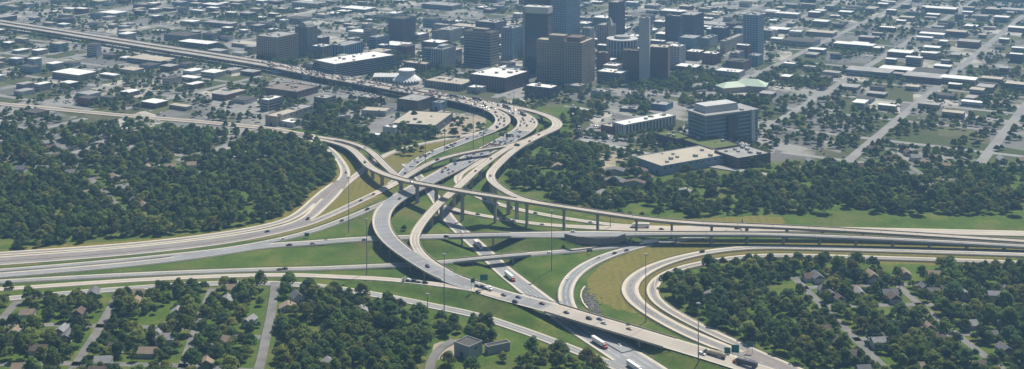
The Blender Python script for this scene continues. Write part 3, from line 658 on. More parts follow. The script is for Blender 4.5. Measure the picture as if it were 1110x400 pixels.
# curved building with white columns
def curved_building(label, xc, yb, rpx, yt):
    s = sc_at(yb); r = rpx / s; hh = (yb - yt) / s; loc = P(xc, yb); loc = (loc[0], loc[1] + r, 0)
    o = empty('curved_office', loc); tag(o, label, 'building')
    MB().cyl((0, 0, -1), (0, 0, hh - .3), r - .8, r - .8, 48).obj('glazing', GLASS, o)
    MB().cyl((0, 0, hh - 2), (0, 0, hh), r + .4, r + .4, 48).obj('roof_rim', WL['white'], o)
    MB().cyl((0, 0, hh * .5 - .6), (0, 0, hh * .5 + .6), r - .4, r - .4, 48).obj('belt_course', WL['pale'], o)
    MB().cyl((0, 0, hh + .01), (0, 0, hh + 4), r * .55, r * .5, 24).obj('rooftop_drum', WL['pale'], o)
    cm = MB().box(-.7, .7, -.9, .4, 0, hh - 2).me('column', WL['white'])
    for k in range(28):
        a = 2 * math.pi * k / 28; inst('column', cm, o, (math.sin(a) * (r - .3), -math.cos(a) * (r - .3), 0), a)
    for k in range(0, 360, 20): occ_disc(loc[0] + r * .7 * math.cos(R(k)), loc[1] + r * .7 * math.sin(R(k)), r * .4)
curved_building("round building with white columns and white roof rim", 676, 66, 17, 44)
B_("blank bluish concrete slab tower rising before the brown hall", 704, 89, 11, 2, 20, 12, wall='white', style='plain', roof=RGR, fl=6)
B_("brown red hall, wide part right of the blank slab tower", 724, 88, 20, 5, 52, 14, wall='brown', style='plain', roof=RTAN)
B_("brown red hall, left part behind the blank slab tower", 697, 88, 22, 4, 56, 14, wall='brown', style='plain', roof=RDK)
B_("low banded grey car deck with white roof before the brown hall", 673, 92, 25, 11, 80, wall='grey', roof=RWH, style='band', fl=3.2)
B_("stepped white low block on top of the downtown terrace", 668, 80, 14, 8, 72, wall='white', roof=RWH, style='band', occ=False)
B_("small red brick block left of the round columned building", 657, 76, 10, 5, 58, wall='red', style='grid')
B_("green glass block with pale roof right of the brown hall", 737, 75, 13, 8, 51, wall='green', style='grid', glass=GLASSG, roof=RWH, fl=4)
B_("dark slab office at the right, left one of a close pair", 737, 52, 15, 4, 18, wall='purple', style='grid', fl=4, bay=4)
B_("grid fronted block right beside the dark slab office", 752, 48, 14, 15, 17, wall='purple', style='grid', fl=4, bay=4)
B_("low bluish shed row below the dark slab pair", 752, 54, 16, 12, 42, wall='blue', style='plain', roof=RGR)
B_("low pale windowless block right of the bluish sheds", 768, 53, 8, 14, 42, wall='pale', style='plain', roof=RGR)
B_("long beige block with square windows toward the right edge", 786, 58, 5, 30, 45, wall='cream', style='grid', bay=5)
B_("mid rise dark block behind the beige block", 785, 44, 13, 9, 31, wall='dark', style='grid')
B_("blue glass tower cut by the right edge", 822, 62, 15, 9, 17, wall='blue', style='grid', glass=GLASSB, fl=4)
B_("brown market block with pale roof parapet below the beige block", 776, 70, 14, 8, 59, wall='red', style='grid', roof=RWH)
B_("pale roofed block behind the park trees on the right", 758, 66, 14, 9, 57, wall='brown', style='grid', roof=RWH)
B_("grey block with rounded pale end near the right edge", 800, 71, 8, 10, 58, wall='pale', style='band')
B_("dark low block under the blue glass tower", 806, 78, 18, 12, 68, wall='brown', style='plain', roof=RDK)
B_("long low hall with white roof among the park trees", 801, 85, 24, 10, 79, wall='pale', roof=RWH, style='plain')
B_("low blue walled block near the right edge below the tower", 822, 72, 10, 8, 61, wall='blue', style='grid')
# between downtown and the freeway
B_("long white roofed low office behind the raised freeway on the left", 363, 86, 27, 60, 70, 45, wall='grey', roof=RWH, style='band', fl=3.4)
B_("small grey block left of the long low office", 338, 82, 7, 5, 70, wall='grey', style='grid')
B_("low flat building behind the white tent church", 462, 78, 26, 6, 70, wall='tan', style='col', roof=RTAN)
B_("wide dark office with broad white roof before the white capped tower", 548, 100, 40, 26, 85, 32, wall='brown', roof=RWH, style='grid', bay=5)
B_("upper white roofed step of the wide dark office", 552, 90, 25, 20, 79, 32, wall='brown', roof=RWH, style='plain', occ=False)
B_("boxy dark building with white roof and tall columns by the freeway bend", 597, 108, 28, 9, 96, wall='dark', roof=RWH, style='col', bay=6)
B_("long low flat roofed building behind the freeway at the bend", 500, 99, 42, 16, 92, 32, wall='tan', roof=RTAN, style='col', bay=5)
B_("white and grey low clinic near the freeway bend", 520, 102, 14, 7, 96, wall='pale', roof=RWH, style='plain')
B_("brown block with pale flat roof directly under the raised freeway", 453, 121.5, 24, 15, 110, wall='brown', roof=RGR, style='plain', name='warehouse', cat='warehouse')
B_("blue end annex of the brown block under the raised freeway", 477, 120, 9, 7, 112, wall='blue', roof=RGR, style='plain', name='warehouse', cat='warehouse')
B_("long cream roofed warehouse inside the freeway bend", 472, 145, 50, 16, 136.5, 14, wall='dark', roof=RTAN, style='plain', name='warehouse', cat='warehouse')
B_("low shed with a row of dark bay doors", 418, 126.5, 27, 4, 121, 12, wall='pale', roof=RTAN, style='plain', name='warehouse', cat='warehouse')
B_("white banded office cut by the left edge below the freeway", 291, 121, 10, 12, 109, wall='pale', roof=RWH, style='band', fl=3.4)
B_("brown three storey block left of the freeway car park", 353, 118, 14, 9, 107, wall='tan', roof=RGR, style='band')
B_("tan roofed warehouse at the left edge above the tan road", 300, 137.5, 14, 19, 127, wall='tan', roof=RTAN, style='plain', name='warehouse', cat='warehouse')
B_("grey shed behind the tan roofed warehouse", 322, 129.5, 14, 14, 120, wall='pale', roof=RGR, style='plain', name='warehouse', cat='warehouse')
B_("low shed with dazzling white roof beside the tan road", 318, 138.5, 19, 9, 133.5, wall='white', roof=RWH, style='plain', name='warehouse', cat='warehouse')
B_("big flat brown roofed depot by the left edge car park", 322, 107, 42, 18, 100, wall='brown', roof=mat("brown roof", (.22, .19, .17), .95, .2, .05), style='plain', name='warehouse', cat='warehouse')
B_("small white roofed shed right of the dark bay shed trees", 428, 147, 14, 6, 139, wall='white', roof=RWH, style='plain', name='warehouse', cat='warehouse')
B_("tiny white roofed shed among trees behind the ramps", 410, 151.5, 10, 5, 147, wall='white', roof=RWH, style='plain', name='warehouse', cat='warehouse')
B_("grey shed between trees left of the bay door shed", 372, 133, 10, 7, 128.5, wall='pale', roof=RGR, style='plain', name='warehouse', cat='warehouse')
B_("dark roofed workshop above the trees near the freeway", 405, 114, 18, 8, 107, wall='brown', roof=RGR, style='plain', name='warehouse', cat='warehouse')
# right of the interchange
B_("white roofed office with a front of tall white pillars", 677, 147.5, 12, 62, 136, 52, wall='white', roof=RWH, style='col', bay=6, top=None)
B_("low brown wing at the left end of the pillared office", 664, 145, 12, 10, 138, 40, wall='red', roof=RTAN, style='plain')
t_ = B_("large dark glass hospital like office with white penthouse", 765, 160, 15, 63, 126, 62, wall='blue', roof=RGR, style='band', fl=4.6, bay=7, glass=GLASSB, name='office_building')
o, L1, L2, hh = t_
MB().box(-L1 * .95, -L1 * .25, L2 * .08, L2 * .72, hh + .1, hh + 9, 1.5, 1.5).obj('penthouse', WL['white'], o)
MB().box(-.5, 2.2, L2 * .86, L2 * .93, 0, hh + 1.5).obj('white_pier', WL['white'], o)
MB().box(-2, 3.5, L2 * .40, L2 * .58, -1, hh - 4).obj('entrance_bay', GLASS, o)
MB().box(-L1 - 1.2, 1.2, -1.2, L2 + 1.2, hh - .6, hh + .9).obj('cornice', WL['pale'], o)
GRF = mat("planted roof grass", (.11, .14, .045), 1, .2, .1)
B_("grass roofed podium left of the big dark office", 735, 162, 22, 17, 151, 50, wall='brown', roof=GRF, style='band')
B_("long low grass roofed podium before the big dark office", 772, 172, 28, 34, 162, 60, wall='brown', roof=GRF, style='band')
B_("stepped parking podium at the right edge below the big office", 800, 184, 20, 40, 172, 60, wall='brown', roof=RGR, style='band', fl=3)
for k, (x, y) in enumerate([(800, 157), (804, 158.4), (808, 159.6), (812, 161)]):
    a = P(x, y); o = empty('white_tent', a, -R(30)); tag(o, ["leftmost peaked white tent by the big office", "second peaked white tent by the big office", "third peaked white tent by the big office", "rightmost peaked white tent by the big office"][k], 'tent', 'white tents by the big office')
    MB().box(-3.5, 3.5, -3.5, 3.5, 2.6, 5.5, 3.3, 3.3).obj('canopy', WL['white'], o)
    for sx in (-3.3, 3.3):
        for sy in (-3.3, 3.3): MB().box(sx - .1, sx + .1, sy - .1, sy + .1, 0, 2.7).obj('post', STEEL, o)
B_("wide flat roofed warehouse with pale blue wall and field behind trees", 717, 190.5, 26, 84, 180.5, 58, wall='blue', roof=RTAN, style='plain', name='warehouse', cat='warehouse')
B_("blue walled shed beyond the meadow", 722, 120.5, 16, 10, 114.5, wall='tealm', roof=RGR, style='plain', name='warehouse', cat='warehouse')
B_("dark low shed row beyond the car lot", 690, 122, 18, 6, 119, 20, wall='dark', roof=RGR, style='plain', name='warehouse', cat='warehouse')
B_("grey low store between meadow and boulevard", 655, 106, 14, 8, 100, wall='pale', roof=RGR, style='plain')
B_("brown low store right of the boxy dark building", 628, 100, 16, 8, 94, wall='tan', roof=RGR, style='plain')
# pale green metal roofs
def hip(label, x, y, w_, d_, h, rh, rot, wall, roofm, name='hall', cat='building', gable=False, group=None, occ=True):
    a = pg(x, y); o = empty(name, a, R(rot)); tag(o, label, cat, group)
    MB().box(-w_ / 2, w_ / 2, -d_ / 2, d_ / 2, -1, h).obj('wall', wall, o)
    m = MB(); e = .5
    if gable:
        m.prism([(-w_ / 2 - e, h - .15), (-w_ / 2 - e, h + .05), (0, h + rh), (w_ / 2 + e, h + .05), (w_ / 2 + e, h - .15), (0, h + rh - .2)], -d_ / 2 - e, d_ / 2 + e)
        MB().prism([(-w_ / 2, h + .001), (w_ / 2, h + .001), (0, h + rh - .25)], -d_ / 2 + .01, d_ / 2 - .01).obj('gable', wall, o)
    else:
        ins = min(w_, d_) / 2 - .2; m.box(-w_ / 2 - e, w_ / 2 + e, -d_ / 2 - e, d_ / 2 + e, h + .01, h + rh, ins, ins)
    rf = m.obj('roof', roofm, o)
    if w_ < 20:
        MB().box(w_ * .15, w_ * .15 + .7, -.35, .35, h + rh * .3, h + rh + .7).obj('chimney', WL['red'], rf)
        wn = MB().box(-.5, .5, -.06, .04, -.7, .7).me('window', GLASS)
        for k in (-.3, .1, .32): inst('window', wn, o, (w_ * k, -d_ / 2, h * .58))
        MB().box(-.5, .5, -.07, .04, 0, 2.1).obj('door', WL['brown'], o, (-w_ * .1, -d_ / 2, 0))
        wn2 = MB().box(-.06, .04, -.5, .5, -.7, .7).me('window', GLASS)
        for k in (-.25, .25): inst('window', wn2, o, (-w_ / 2, d_ * k, h * .58)); 
    if occ: occ_disc(a[0], a[1], max(w_, d_) / 2 + 1)
    return o
GRN = mat("pale green metal roof", (.46, .56, .43), .6, .1, .05)
hip("pale green metal roofed hall, left wing, at the right edge", 793, 99, 40, 24, 8, 6, 20, WL['tan'], GRN)
hip("pale green metal roofed hall, right wing cut by the right edge", 814, 98, 46, 28, 9, 8, -20, WL['tan'], GRN)
hip("small pale pavilion in the park trees", 757, 96, 22, 14, 4, 4, 20, WL['pale'], RGR)
# the white church with a pleated roof
def church():
    a = P(441, 90); s = sc_at(90); o = empty('church', a); tag(o, "white round church with pleated skirt roof and drum", 'church'); r = 15 / s
    m = MB(); n = 28; b = 0
    for k in range(n * 2):
        t = math.pi * k / n; rr = r * (1.08 if k % 2 else .96); m.v.append((rr * math.cos(t), rr * math.sin(t), 4.2 if k % 2 else 6.8))
    for k in range(n * 2):
        t = math.pi * k / n; m.v.append((r * .55 * math.cos(t), r * .55 * math.sin(t), 13))
    N2 = n * 2
    m.f = [(k, (k + 1) % N2, N2 + (k + 1) % N2, N2 + k) for k in range(N2)]
    m.obj('pleated_roof', RWH, o)
    MB().cyl((0, 0, -1), (0, 0, 6), r * .88, r * .88, 40).obj('wall', WL['pale'], o)
    MB().cyl((0, 0, 12), (0, 0, 20), r * .58, r * .58, 40).obj('drum', WL['white'], o)
    MB().cyl((0, 0, 20.01), (0, 0, 21), r * .62, r * .56, 40).obj('drum_roof', RWH, o)
    MB().box(-r * 2.4, -r * .7, r * .1, r * .9, 0, 9).obj('wing', WL['white'], o)
    MB().box(-r * 2.45, -r * .6, r * .05, r * .95, 9.01, 13, 1, r * .42).obj('wing_roof', RWH, o)
    for k in range(6): MB().box(-1, 1, -.2, .2, 1, 6).obj('window', GLASS, o, (-r * 2.3 + k * r * .28, r * .1, 1))
    occ_disc(a[0], a[1], r * 1.2); occ_disc(a[0] - r * 1.6, a[1] + r * .5, r * .7)
church()
# silo and small blocks near the bottom
a = P(454, 130); o = empty('silo', a); tag(o, "small white silo beside a dark tree inside the freeway bend", 'silo')
MB().cyl((0, 0, -1), (0, 0, 8), 2.3, 2.3, 20).obj('tank', WL['white'], o); MB().cyl((0, 0, 8.01), (0, 0, 9.5), 2.4, .3, 20).obj('cone_roof', RWH, o)
t_ = B_("small blocky grey building with white parapet beside the side street", 508.5, 391, 17, 14, 377, 40, wall='pale', roof=RDK, style='plain', fl=6, name='block_building')
t_ = B_("low dark roofed building right of the grey block building", 529, 385, 4, 24, 377, 62, wall='pale', roof=RDK, style='plain', name='block_building', occ=True)
HR = [mat("grey shingle roof", (.15, .15, .155), .95, .2, .4), mat("tan shingle roof", (.27, .21, .155), .95, .2, .4), mat("brown shingle roof", (.13, .10, .085), .95, .2, .4), mat("pale shingle roof", (.26, .26, .26), .95, .2, .4)]
hip("white gabled house with grey roof behind the grove at far left", 322, 328, 9, 11, 5, 4.2, 25, WL['white'], HR[0], 'house', 'house', True)
hip("tan roofed cottage beside the residential street", 312, 336, 12, 9, 3, 3, 10, WL['cream'], HR[1], 'house', 'house', True)
hip("tan roofed cottage half hidden in the middle of the left grove", 353, 329, 10, 8, 3, 3, 15, WL['cream'], HR[1], 'house', 'house', True)
hip("grey roofed cottage right of the white gabled house", 337, 334, 10, 8, 3, 2.6, -20, WL['pale'], HR[0], 'house', 'house', True)
hip("small shed with pale roof at the bottom of the left grove", 357, 397, 9, 8, 3, 3, 30, WL['pale'], HR[3], 'house', 'house', True)
hip("white house peeking through trees at the grove's right side", 392, 341, 9, 8, 3.5, 3, 12, WL['white'], HR[3], 'house', 'house', True)
hip("dark roofed house in the clearing of the right grove", 772, 324, 14, 10, 3.5, 3.2, -28, WL['pale'], HR[0], 'house', 'house', True)
hip("tiny white roofed hut inside the left wood", 347, 189, 6, 5, 2.5, 1.5, 5, WL['white'], RWH, 'house', 'house', True)
for (x, y, w_, d_, rt, hr, lb) in [(668, 188, 26, 12, -18, 0, "long grey roofed house among trees, upper one below the meadow"), (690, 187.5, 24, 10, -14, 2, "long brown roofed house right of the upper grey one"), (666, 199, 22, 13, -20, 0, "grey roofed house with dark gable, lower left of the wood houses"),
                                (688, 201, 24, 9, -12, 2, "long dark roofed house beside the wood track"), (655, 213, 16, 11, 15, 3, "pale roofed house in the wood under the flyover line"), (611, 208, 13, 10, 25, 3, "white roofed cottage deep in the middle wood"), (633, 216, 12, 10, -15, 0, "small grey house at the wood edge over the flyover"),
                                (700, 195, 16, 9, -10, 2, "brown roofed shed behind the wood houses"), (742, 211, 18, 9, -25, 3, "pale roofed shed in the right part of the wood"), (622, 214.5, 7, 6, 10, 2, "tiny dark hut at the wood edge over the flyover"), (605, 183, 12, 9, 0, 1, "tan roofed house by the wood clearing")]:
    hip(lb, x, y, w_, d_, 3.5, 3, rt, WL['pale'], HR[hr], 'house', 'house', True)
# low rise districts: one building per block on a turned grid
def vnoise(x, y, s, k=0):
    x = x / s + k * 17.3; y = y / s + k * 9.1
    return .5 + .25 * math.sin(x * 1.7 + 1.3 * math.sin(y * 1.1 + k)) + .25 * math.sin(y * 1.9 + 1.7 * math.sin(x * .9 + 2 * k))
cand = []
TOWN_OUT = [(289, 139), (345, 140), (420, 158), (480, 148), (520, 128), (560, 118), (620, 118), (640, 150), (560, 200), (330, 250), (289, 240)]
OCC_R = OCC.copy()
def taken_r(x, y):
    i = int((x - OCC0[0]) / OCS); j = int((y - OCC0[1]) / OCS)
    return 0 <= i < OCC.shape[1] and 0 <= j < OCC.shape[0] and OCC_R[j, i]
def town_street(f, lo, hi, label, wd, zz=.13):
    vs = []; fs = []; prev = False
    for k in np.arange(lo, hi, 20.0):
        (X, Y), (dx, dy) = f(k); ok = 1400 < Y < 4300 and abs(X) < Y * .5 + 80 and not taken_r(X, Y)
        if ok: px = CX + X * F / Y; py = YH + F * H / Y; ok = not pip(np.array([px]), np.array([py]), TOWN_OUT)[0] and not (280 < px < 830 and py > 108)
        if ok:
            e = len(vs); vs += [(X - dy * wd, Y + dx * wd, zz), (X + dy * wd, Y - dx * wd, zz)]
            if prev: fs.append((e - 2, e - 1, e + 1, e))
            for q in (0, 10): occ_disc(X + dx * q, Y + dy * q, wd + 1)
        prev = ok
    if fs: o = mobj('street', vs, fs, TSTR); tag(o, label, 'street', kind='structure')
TSTR = mat("town street", (.25, .245, .235), .95, .2, .03)
c30, s30 = math.cos(R(30)), math.sin(R(30))
for u in range(-18, 24): U0 = u * 132 + 66; town_street(lambda V: ((U0 * c30 + V * s30, 1150 - U0 * s30 + V * c30), (s30, c30)), -400, 4200, "long straight town street running away through downtown blocks", 6)
for v in range(0, 34): V0 = v * 120 + 60; town_street(lambda U: ((U * c30 + V0 * s30, 1150 - U * s30 + V0 * c30), (c30, -s30)), -3200, 4200, "cross street of the town grid slanting past downtown", 5.5, .18)
th = R(30); ca, sa = math.cos(th), math.sin(th); rr = random.Random(3)
for u in range(-76, 95):
    for v in range(0, 103):
        U = u * 44 + rr.uniform(-6, 6); V = v * 40 + rr.uniform(-5, 5)
        X = U * ca + V * sa; Y = 1150 - U * sa + V * ca
        if Y < 1290 or Y > 4300 or abs(X) > Y * .47 + 60: continue
        q = rr.random(); px = CX + X * F / Y; py = YH + F * H / Y
        dens = 1.0 if Y > 1800 else .8 if Y > 1500 else .35
        if 280 < px < 832 and py > 74: dens = 0
        if py > 128: dens = 0
        
        if q > dens or any(taken(X + dx, Y + dy) for dx in (-9, 0, 9) for dy in (-9, 0, 9)): continue
        big = rr.random() < (.12 if Y > 1900 else .05)
        L1 = rr.uniform(36, 80) if big else rr.uniform(12, 32); L2 = rr.uniform(22, 44) if big else rr.uniform(10, 26)
        hh = rr.uniform(6, 11) if big else rr.choice([4.5, 5, 6, 7, 8, 10, 14 if py < 75 else 6, 20 if py < 70 and rr.random() < .4 else 7])
        if Y > 2250: hh = min(hh, 10)
        if 38 < py < 76 and 270 < px < 840 and not big: hh = rr.uniform(9, 26)
        cand.append((X, Y, L1, L2, hh, px, py, rr.random(), rr.random()))
        occ_disc(X, Y, max(min(L1, 40), L2) / 2)
for _ in range(900):                                   # mid rise blocks packed round the towers
    px = rr.uniform(285, 825); py = rr.uniform(24, 78); X, Y, _z = P(px, py)
    if any(taken(X + dx, Y + dy) for dx in (-13, 0, 13) for dy in (-13, 0, 13)): continue
    if vnoise(X, Y, 60, 6) < .3: continue
    cand.append((X, Y, rr.uniform(18, 34), rr.uniform(14, 28), rr.uniform(7, 22), px, py, rr.random(), rr.random())); occ_disc(X, Y, 15)
infr = [c for c in cand if 280 < c[5] < 830 and -12 < c[6]]
infr.sort(key=lambda c: -(c[4] + .25 * c[2]) / c[1]); sel = set(id(c) for c in infr[:290])
WK = ['pale', 'white', 'cream', 'tan', 'grey', 'brown', 'red', 'blue']; RK = [RWH, RGR, RTAN, RWH, RDK, RGR]
small = {}; stuffv = {}
def addstuff(key, m_, X, Y, rot):
    st = stuffv.setdefault(key, ([], [])); e = len(st[0]); c, s = math.cos(rot), math.sin(rot)
    st[0].extend([(X + v[0] * c - v[1] * s, Y + v[0] * s + v[1] * c, v[2]) for v in m_.v]); st[1].extend([tuple(k + e for k in f) for f in m_.f])
WNAMES = dict(pale='pale', white='white', cream='cream', tan='tan', grey='grey', brown='brown', red='red brick', blue='bluish'); RNAMES = {0: 'white', 1: 'grey', 2: 'tan', 3: 'white', 4: 'dark', 5: 'grey'}
for c in cand:
    X, Y, L1, L2, hh, px, py, q1, q2 = c; wk = WK[int(q1 * 8)]; ri = int(q2 * 6)
    wl = MB().box(-L1 / 2, L1 / 2, -L2 / 2, L2 / 2, -1, hh); rf = MB().box(-L1 / 2 - .4, L1 / 2 + .4, -L2 / 2 - .4, L2 / 2 + .4, hh + .01, hh + .6)
    n_ = max(1, int(hh / 3.6)); wd = MB()
    for k in range(n_): wd.box(-L1 / 2 + 1.2, L1 / 2 - 1.2, -L2 / 2 - .1, L2 / 2 + .1, k * 3.6 + 1.2, k * 3.6 + 2.7)
    if id(c) in sel:
        o = empty('low_rise_building', (X, Y, 0), -th)
        zone = "far past downtown" if py < 30 else "around downtown" if py < 72 else "near the freeway"
        side = "left side" if px < 470 else "centre" if px < 640 else "right side"
        tag(o, f"low {WNAMES[wk]} building with {RNAMES[ri]} flat roof {zone}, {side}", 'building', f"low {WNAMES[wk]} {RNAMES[ri]} roofed buildings {zone} {side}")
        wl.obj('wall', WL[wk], o); rf.obj('roof', RK[ri], o); wd.obj('window_band', GLASS, o)
        MB().box(-1.5, 1.5, -1.2, 1.2, hh + .6, hh + 2).obj('rooftop_unit', WL['pale'], o, (L1 * .2, L2 * .1, 0))
    else:
        addstuff('w' + wk, wl, X, Y, -th); addstuff('r' + str(ri), rf, X, Y, -th); addstuff('g', wd, X, Y, -th)
root = empty('distant_buildings', (0, 2500, 0)); tag(root, "mass of small far buildings filling the hazy districts around downtown", "buildings", kind='stuff')
for k, (v_, f_) in stuffv.items():
    m_ = WL[k[1:]] if k[0] == 'w' else RK[int(k[1:])] if k[0] == 'r' else GLASS
    o = mobj('wall_mass' if k[0] == 'w' else 'roof_mass' if k[0] == 'r' else 'window_mass', v_, f_, m_, root); o['kind'] = 'stuff'

# cars left along the town streets, too small to count
cv = {}; rc = random.Random(9)
for _ in range(9000):
    Y = rc.uniform(1330, 3000); X = rc.uniform(-.46, .46) * Y; px = CX + X * F / Y; py = YH + F * H / Y
    if vnoise(X, Y, 70, 4) < .55 or taken(X, Y) or pip(np.array([px]), np.array([py]), TOWN_OUT)[0] or (py > 150 and 289 < px < 823): continue
    m_ = MB().box(-2.3, 2.3, -.9, .9, .3, .95, .05, .05).box(-1.6, 1.1, -.8, .8, .951, 1.45, .4, .12); st = cv.setdefault(rc.randrange(3), ([], [])); e = len(st[0]); a_ = -th + (math.pi / 2 if rc.random() < .5 else 0); c_, s_ = math.cos(a_), math.sin(a_)
    st[0].extend([(X + v[0] * c_ - v[1] * s_, Y + v[0] * s_ + v[1] * c_, v[2]) for v in m_.v]); st[1].extend([tuple(k + e for k in f) for f in m_.f])
root = empty('distant_parked_cars', (0, 2000, 0)); tag(root, "countless tiny parked cars sprinkled through the town lots", "cars", kind='stuff')
for k, (v_, f_) in cv.items():
    o = mobj('car_mass', v_, f_, mat("far car %d" % k, [(.6, .6, .6), (.05, .05, .06), (.25, .25, .27)][k], .3, spec=.5), root); o['kind'] = 'stuff'

# ------------------------------------------------------------------ vehicles
TYRE = mat("tyre rubber", (.02, .02, .02), .9); VGL = mat("car glass", (.02, .025, .03), .3, spec=.6)
PAINT = {k: mat("paint " + k, c, .42, spec=.35) for k, c in dict(white=(.72, .72, .71), black=(.018, .018, .02), silver=(.40, .41, .42), red=(.33, .035, .03), blue=(.04, .08, .18), grey=(.12, .125, .13), dark=(.035, .04, .05), orange=(.45, .10, .03), teal=(.05, .14, .15), tan=(.42, .36, .25), maroon=(.12, .02, .025)).items()}
WHEEL = MB().cyl((0, -.12, 0), (0, .12, 0), .34, .34, 12).me('wheel', TYRE)
BODY = {}
def car_meshes(kind, col):
    key = (kind, col)
    if key in BODY: return BODY[key]
    if kind == 'car':
        L, W_, prof = 4.7, .92, [(-2.35, .32), (2.30, .30), (2.38, .62), (2.2, .78), (1.15, .95), (-1.75, .98), (-2.3, .90), (-2.4, .6)]
        cab = [(1.2, .94), (.45, 1.38), (-.95, 1.42), (-1.75, .97)]; roof = (.42, -.95, 1.39)
    elif kind == 'suv':
        L, W_, prof = 4.9, .98, [(-2.4, .4), (2.35, .38), (2.45, .8), (2.2, 1.0), (1.25, 1.12), (-2.35, 1.12), (-2.45, .6)]
        cab = [(1.3, 1.1), (.6, 1.72), (-2.1, 1.76), (-2.4, 1.1)]; roof = (.55, -2.05, 1.73)
    else:
        L, W_, prof = 5.6, 1.0, [(-2.8, .5), (2.7, .45), (2.8, .9), (2.6, 1.1), (1.2, 1.2), (-.5, 1.2), (-.55, 1.15), (-2.75, 1.15), (-2.8, .6)]
        cab = [(1.2, 1.18), (.55, 1.8), (-.5, 1.82), (-.75, 1.18)]; roof = (.5, -.5, 1.8)
    b = MB().prism(prof, -W_, W_); g = MB().prism(cab, -W_ + .14, W_ - .14); r_ = MB().box(roof[1], roof[0], -W_ + .12, W_ - .12, roof[2] + .02, roof[2] + .1)
    b.v += []; BODY[key] = (b.me('body', PAINT[col]), g.me('window_band', VGL), r_.me('roof_panel', PAINT[col]), L, W_)
    one = MB(); one.v = list(b.v); one.f = list(b.f); nb = len(one.f)
    for part_ in (g,): e = len(one.v); one.v += part_.v; one.f += [tuple(k + e for k in f) for f in part_.f]
    ng = len(one.f); e = len(one.v); one.v += r_.v; one.f += [tuple(k + e for k in f) for f in r_.f]; nr = len(one.f)
    wh = MB()
    for sx in (-L * .31, L * .31):
        for sy in (-W_ + .1, W_ - .1): wh.cyl((sx, sy - .12, .34), (sx, sy + .12, .34), .34, .34, 8)
    e = len(one.v); one.v += wh.v; one.f += [tuple(k + e for k in f) for f in wh.f]
    me = one.me('car_shell', PAINT[col]); me.materials.append(VGL); me.materials.append(TYRE)
    me.polygons.foreach_set('material_index', [0] * nb + [1] * (ng - nb) + [0] * (nr - ng) + [2] * (len(one.f) - nr))
    BODY[key] = BODY[key] + (me,); return BODY[key]
KN = dict(car='car', suv='suv', pickup='pickup_truck')
def car(kind, col, loc, rz, label, group=None):
    b, g, r_, L, W_, one = car_meshes(kind, col)
    o = empty(KN[kind], loc, rz); tag(o, label, 'pickup' if kind == 'pickup' else kind, group)
    inst('body', b, o); inst('window_band', g, o); inst('roof_panel', r_, o)
    for sx in (-L * .31, L * .31):
        for sy in (-W_ + .1, W_ - .1): inst('wheel', WHEEL, o, (sx, sy, .34))
    return o
def tiny_car(kind, col, loc, rz, label, group):
    return tag(inst(KN[kind], car_meshes(kind, col)[5], None, loc, rz), label, 'pickup' if kind == 'pickup' else kind, group)
TW = MB().cyl((0, -.3, 0), (0, .3, 0), .5, .5, 12).me('wheel', TYRE)
def truck(loc, rz, label, cab='white', box='white', kind='box'):
    o = empty('semi_truck', loc, rz); tag(o, label, 'truck')
    MB().prism([(6.6, .6), (9.2, .6), (9.3, 1.5), (9.1, 1.9), (8.0, 2.1), (7.6, 3.0), (6.6, 3.6)], -1.2, 1.2).obj('cab', PAINT[cab], o)
    MB().prism([(7.72, 2.2), (7.98, 2.2), (7.66, 2.95), (7.55, 2.95)], -1.05, 1.05).obj('windscreen', VGL, o)
    MB().box(3.5, 8.9, -.6, .6, .45, .75).obj('chassis', STEEL, o)
    if kind == 'box': MB().box(-8.6, 6.2, -1.3, 1.3, 1.1, 4.05).obj('trailer_box', PAINT[box], o); MB().box(-8.5, 6.1, -1.0, 1.0, .8, 1.09).obj('trailer_frame', STEEL, o)
    elif kind == 'tank':
        MB().cyl((-8, 0, 2.2), (6, 0, 2.2), 1.25, 1.25, 18).obj('tank', PAINT[box], o); MB().box(-8, 6, -1, 1, .75, 1.05).obj('trailer_frame', STEEL, o)
        MB().box(-6, 4, -.3, .3, 3.44, 3.6).obj('catwalk', PAINT['tan'], o)
    else:
        MB().box(-9, 6, -1.25, 1.25, .75, 1.1).obj('flatbed', PAINT['dark'], o)
        for k in range(3): MB().box(-8 + k * 4.8, -4.2 + k * 4.8, -.9, .9, 1.12, 2.2, .5, .12).obj('carried_load', PAINT[['silver', 'dark', 'white'][k]], o)
    for x in (8.3, 5.2, 4.1, -5.6, -6.9):
        for y in (-.98, .98): inst('wheel', TW, o, (x, y, .5))
    return o
def at_road(key, x, y, flip=False):
    l, a = surf_at(key, x, y); return l, a + (math.pi if flip else 0)
